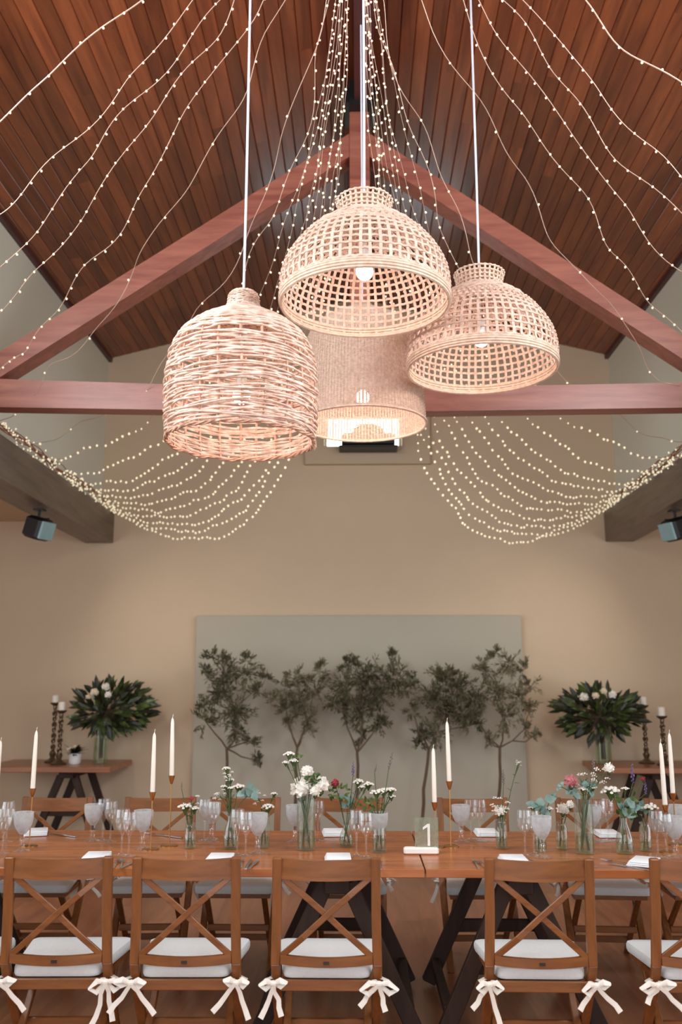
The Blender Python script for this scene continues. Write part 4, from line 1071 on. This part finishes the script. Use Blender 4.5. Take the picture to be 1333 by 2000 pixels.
for (x, y, k, r, l) in ((736, 1549, 'statice', 9, 'leftmost flat white statice head in the jar left of the gap'), (750, 1546, 'statice', 9, 'middle flat white statice head in the jar left of the gap'), (764, 1544, 'statice', 8, 'upper right white statice head in the jar left of the gap'), (765, 1556, 'statice', 6, 'lower right white statice head in the jar left of the gap'),
                        (760, 1500, 'dry', 7, 'dark grey grass spike rising high above the jar left of the gap'), (732, 1510, 'dry', 4, 'thin faint grass spike above the jar left of the gap'), (722, 1570, 'green', 12, 'bright green leafy sprig left of the statice bunch')):
    stem(V, x, y, k, l, r, lean=(.25 if k == 'dry' else 0))
V = vase(981, 1658, 1600, 23, 'jar', 'slim jar vase with yellow and white blooms, right of the gold candle')
for (x, y, k, r, l) in ((977, 1583, 'carnation', 9, 'white bloom in the slim jar right of the gold candle'), (987, 1580, 'statice', 6, 'small white bloom at right in the slim jar right of the gold candle'), (975, 1572, 'wax', 13, 'yellowish filler flowers at the top of the slim jar'), (984, 1530, 'dry', 6, 'dark seed spike standing tall above the slim jar'), (1012, 1492, 'wax', 5, 'pale seed heads on a long stem leaning right from the slim jar')):
    stem(V, x, y, k, l, r)
V = vase(1057, 1664, 1600, 24, 'jar', 'jar vase of eucalyptus behind the near goblet')
for (x, y, k, r, l) in ((1056, 1574, 'euca', 14, 'blue-green eucalyptus leaves spilling over the jar behind the goblet'), (1078, 1560, 'euca', 8, 'eucalyptus tip leaning right above the jar behind the goblet'), (1041, 1578, 'statice', 6, 'white head leaning left from the eucalyptus jar'), (1073, 1580, 'statice', 6, 'white head leaning right from the eucalyptus jar')):
    stem(V, x, y, k, l, r)
V = vase(1099, 1658, 1606, 22, 'jar', 'slim jar vase with two white rosebuds')
for (x, y, k, r, l) in ((1100, 1580, 'rose', 10, 'larger white rosebud in the slim jar left of the tall rose vase'), (1115, 1572, 'rose', 7, 'smaller white rosebud in the slim jar left of the tall rose vase')):
    stem(V, x, y, k, l, r)
V = vase(1144, 1667, 1560, 36, 'cylinder', 'tall clear cylinder vase holding the pink rose')
for (x, y, k, r, l) in ((1116, 1526, 'pinkrose', 11, 'pink rose in the tall cylinder vase'), (1117, 1543, 'euca', 10, 'eucalyptus leaves under the pink rose'), (1140, 1522, 'wax', 16, 'big bunch of small white blooms right of the pink rose'), (1168, 1515, 'wax', 13, 'white blooms leaning right under the white rosebud'), (1190, 1500, 'rose', 9, 'white rosebud leaning furthest right and highest of the tall rose vase'), (1157, 1539, 'statice', 7, 'lower white head at the mouth of the tall rose vase'), (1139, 1542, 'statice', 7, 'cream head at the mouth of the tall rose vase'), (1148, 1536, 'euca', 10, 'blue-green leaves amid the white blooms of the tall rose vase'), (1094, 1535, 'euca', 5, 'single green leaf left of the pink rose'), (1160, 1500, 'dry', 6, 'dark sprig rising behind the white blooms')):
    stem(V, x, y, k, l, r)
V = vase(1222, 1667, 1592, 33, 'bottle', 'wide tapered bottle vase with lavender and green leaves')
for (x, y, k, r, l) in ((1193, 1546, 'statice', 13, 'flat white statice head arching left from the tapered bottle'), (1222, 1541, 'statice', 6, 'small white head above the tapered bottle'), (1237, 1528, 'lavender', 8, 'purple lavender spike rising from the tapered bottle'), (1257, 1522, 'bud', 4, 'pale round seed bud right of the lavender'), (1262, 1550, 'lavender', 6, 'shorter lavender spike leaning right'), (1228, 1572, 'green', 17, 'bunch of green leaves in the neck of the tapered bottle'), (1230, 1586, 'euca', 13, 'wide blue-green leaves over the mouth of the tapered bottle')):
    stem(V, x, y, k, l, r)
V = vase(1263, 1662, 1606, 22, 'jar', 'slim jar vase with a white carnation, rightmost of the vases')
for (x, y, k, r, l) in ((1271, 1579, 'statice', 12, 'flat white bloom in the rightmost slim jar'), (1250, 1580, 'euca', 9, 'blue-green leaf left of the bloom in the rightmost slim jar')):
    stem(V, x, y, k, l, r)

# table number sign
p = Vector(onT(823, 1668)); s_ = F/(p.y*.982-.15)
t = thing('table_number_sign', 'small clear acrylic table number sign with a white 1 in a white block base', 'sign', p)
m = MB(); m.bevbox((0, 0, .016), (68/s_, .05, .032), .007); m.build('block_base', M['marble'], t)
m = MB(); m.bevbox((.028, .0, .095), (46/s_, .004, .145), .0015); pl = m.build('acrylic_plate', M['acrylic'], t, False)
m = MB(); x0 = .026; m.box((x0+.012, -.004, .088), (.012, .003, .10)); m.prism([(x0+.0062, -.0055, .138), (x0+.0062, -.0055, .124), (x0-.016, -.0055, .111), (x0-.016, -.0055, .122)], (0, .003, 0)); m.build('numeral', M['white'], t, False)

# napkins with cutlery
def make_napkin():
    t = thing('napkin', 'x', 'napkin', group='folded white napkins')
    m = MB()
    for k in range(3): m.bevbox((.002*k, .003*k, .004+.007*k), (.12-.004*k, .17-.006*k, .0065), .003)
    m.build('folded_cloth', M['napkin'], t)
    return t
nap = make_napkin()
naps = [(187, 1678, 'near side folded napkin left of the near wine glass pair', .1), (428, 1681, 'near side folded napkin under the tall statice bottle', 0), (660, 1681, 'near side folded napkin behind the middle near chair', .05), (1003, 1684, 'near side folded napkin left of the eucalyptus jar', 0), (1258, 1688, 'near side folded napkin at lower right beside the knives', -.5),
        (70, 1629, 'far side folded napkin behind the leftmost goblet', .3), (652, 1630, 'far side folded napkin before the chair right of the carnations', .1), (950, 1630, 'far side folded napkin left of the slim yellow flower jar', 0), (1186, 1632, 'far side folded napkin behind the pink rose vase', 0), (345, 1630, 'far side folded napkin behind the tall candle pair', .1)]
for i, (x, y, l, rz) in enumerate(naps[:-1]):
    c = nap if i == 0 else copy_tree(nap); q = onT(x, y); c.location = q; c.rotation_euler = (0, 0, rz); c['label'] = l
def fork_mesh():
    m = MB(); m.tube([(0, -.09, .003), (0, -.03, .006), (0, .03, .009), (0, .045, .006)], [.9, .6, .5, .9], 5, False, (.006, .0016), [(0, 0, 1)]*4)
    m.bevbox((0, .055, .006), (.022, .022, .002), .0008)
    for k in range(4): m.tube([(-.009+.006*k, .063, .006), (-.009+.006*k, .10, .009)], .0012, 4)
    return m
def knife_mesh():
    m = MB(); m.tube([(0, -.11, .004), (0, -.02, .005)], [1, .8], 6, False, (.007, .003), [(0, 0, 1)]*2)
    m.prism([(-.006, -.02, .004), (.007, -.02, .004), (.009, .07, .004), (.0, .1, .004), (-.006, .09, .004)], (0, 0, .0015)); return m
fk = fork_mesh().build('fork', M['steel'], None); kn = knife_mesh().build('knife', M['steel'], None)
cut = [('f', 228, 1688, .1, 'fork left of its pair beside the near wine glasses at left'), ('f', 238, 1689, .2, 'fork right of its pair beside the near wine glasses at left'), ('k', 256, 1688, -.15, 'knife beside the near wine glasses at left'),
       ('f', 473, 1688, .1, 'fork in front of the near goblet left of the carnations'), ('k', 486, 1689, .0, 'knife left of its pair before the near goblet'), ('k', 497, 1689, -.1, 'knife right of its pair before the near goblet'),
       ('f', 931, 1690, .0, 'fork left one lying alone right of the table gap'), ('f', 943, 1691, .1, 'fork right one lying right of the table gap'), ('k', 742, 1690, 0, 'knife below the goblet left of the table gap'), ('f', 1068, 1688, .9, 'fork lying across below the near goblet right'),
       ('f', 1213, 1687, .75, 'fork lying slantwise left of the lower right napkin'), ('k', 1228, 1694, .8, 'knife lying slantwise left of the lower right napkin'),
       ('f', 105, 1631, 1.1, 'far side fork right of the far left napkin'), ('k', 122, 1632, 1.0, 'far side knife right of the far left napkin'), ('f', 312, 1632, 1.1, 'far side fork behind the tall candle pair'), ('k', 326, 1634, 1.0, 'far side knife behind the tall candle pair')]
uf = uk = False
for (k, x, y, rz, l) in cut:
    if k == 'f': c = fk if not uf else fk.copy(); new = uf; uf = True
    else: c = kn if not uk else kn.copy(); new = uk; uk = True
    if new: COL.objects.link(c)
    c.location = onT(x, y); c.rotation_euler = (0, 0, rz); tag(c, l, 'fork' if k == 'f' else 'knife', 'steel cutlery on the dining tables')
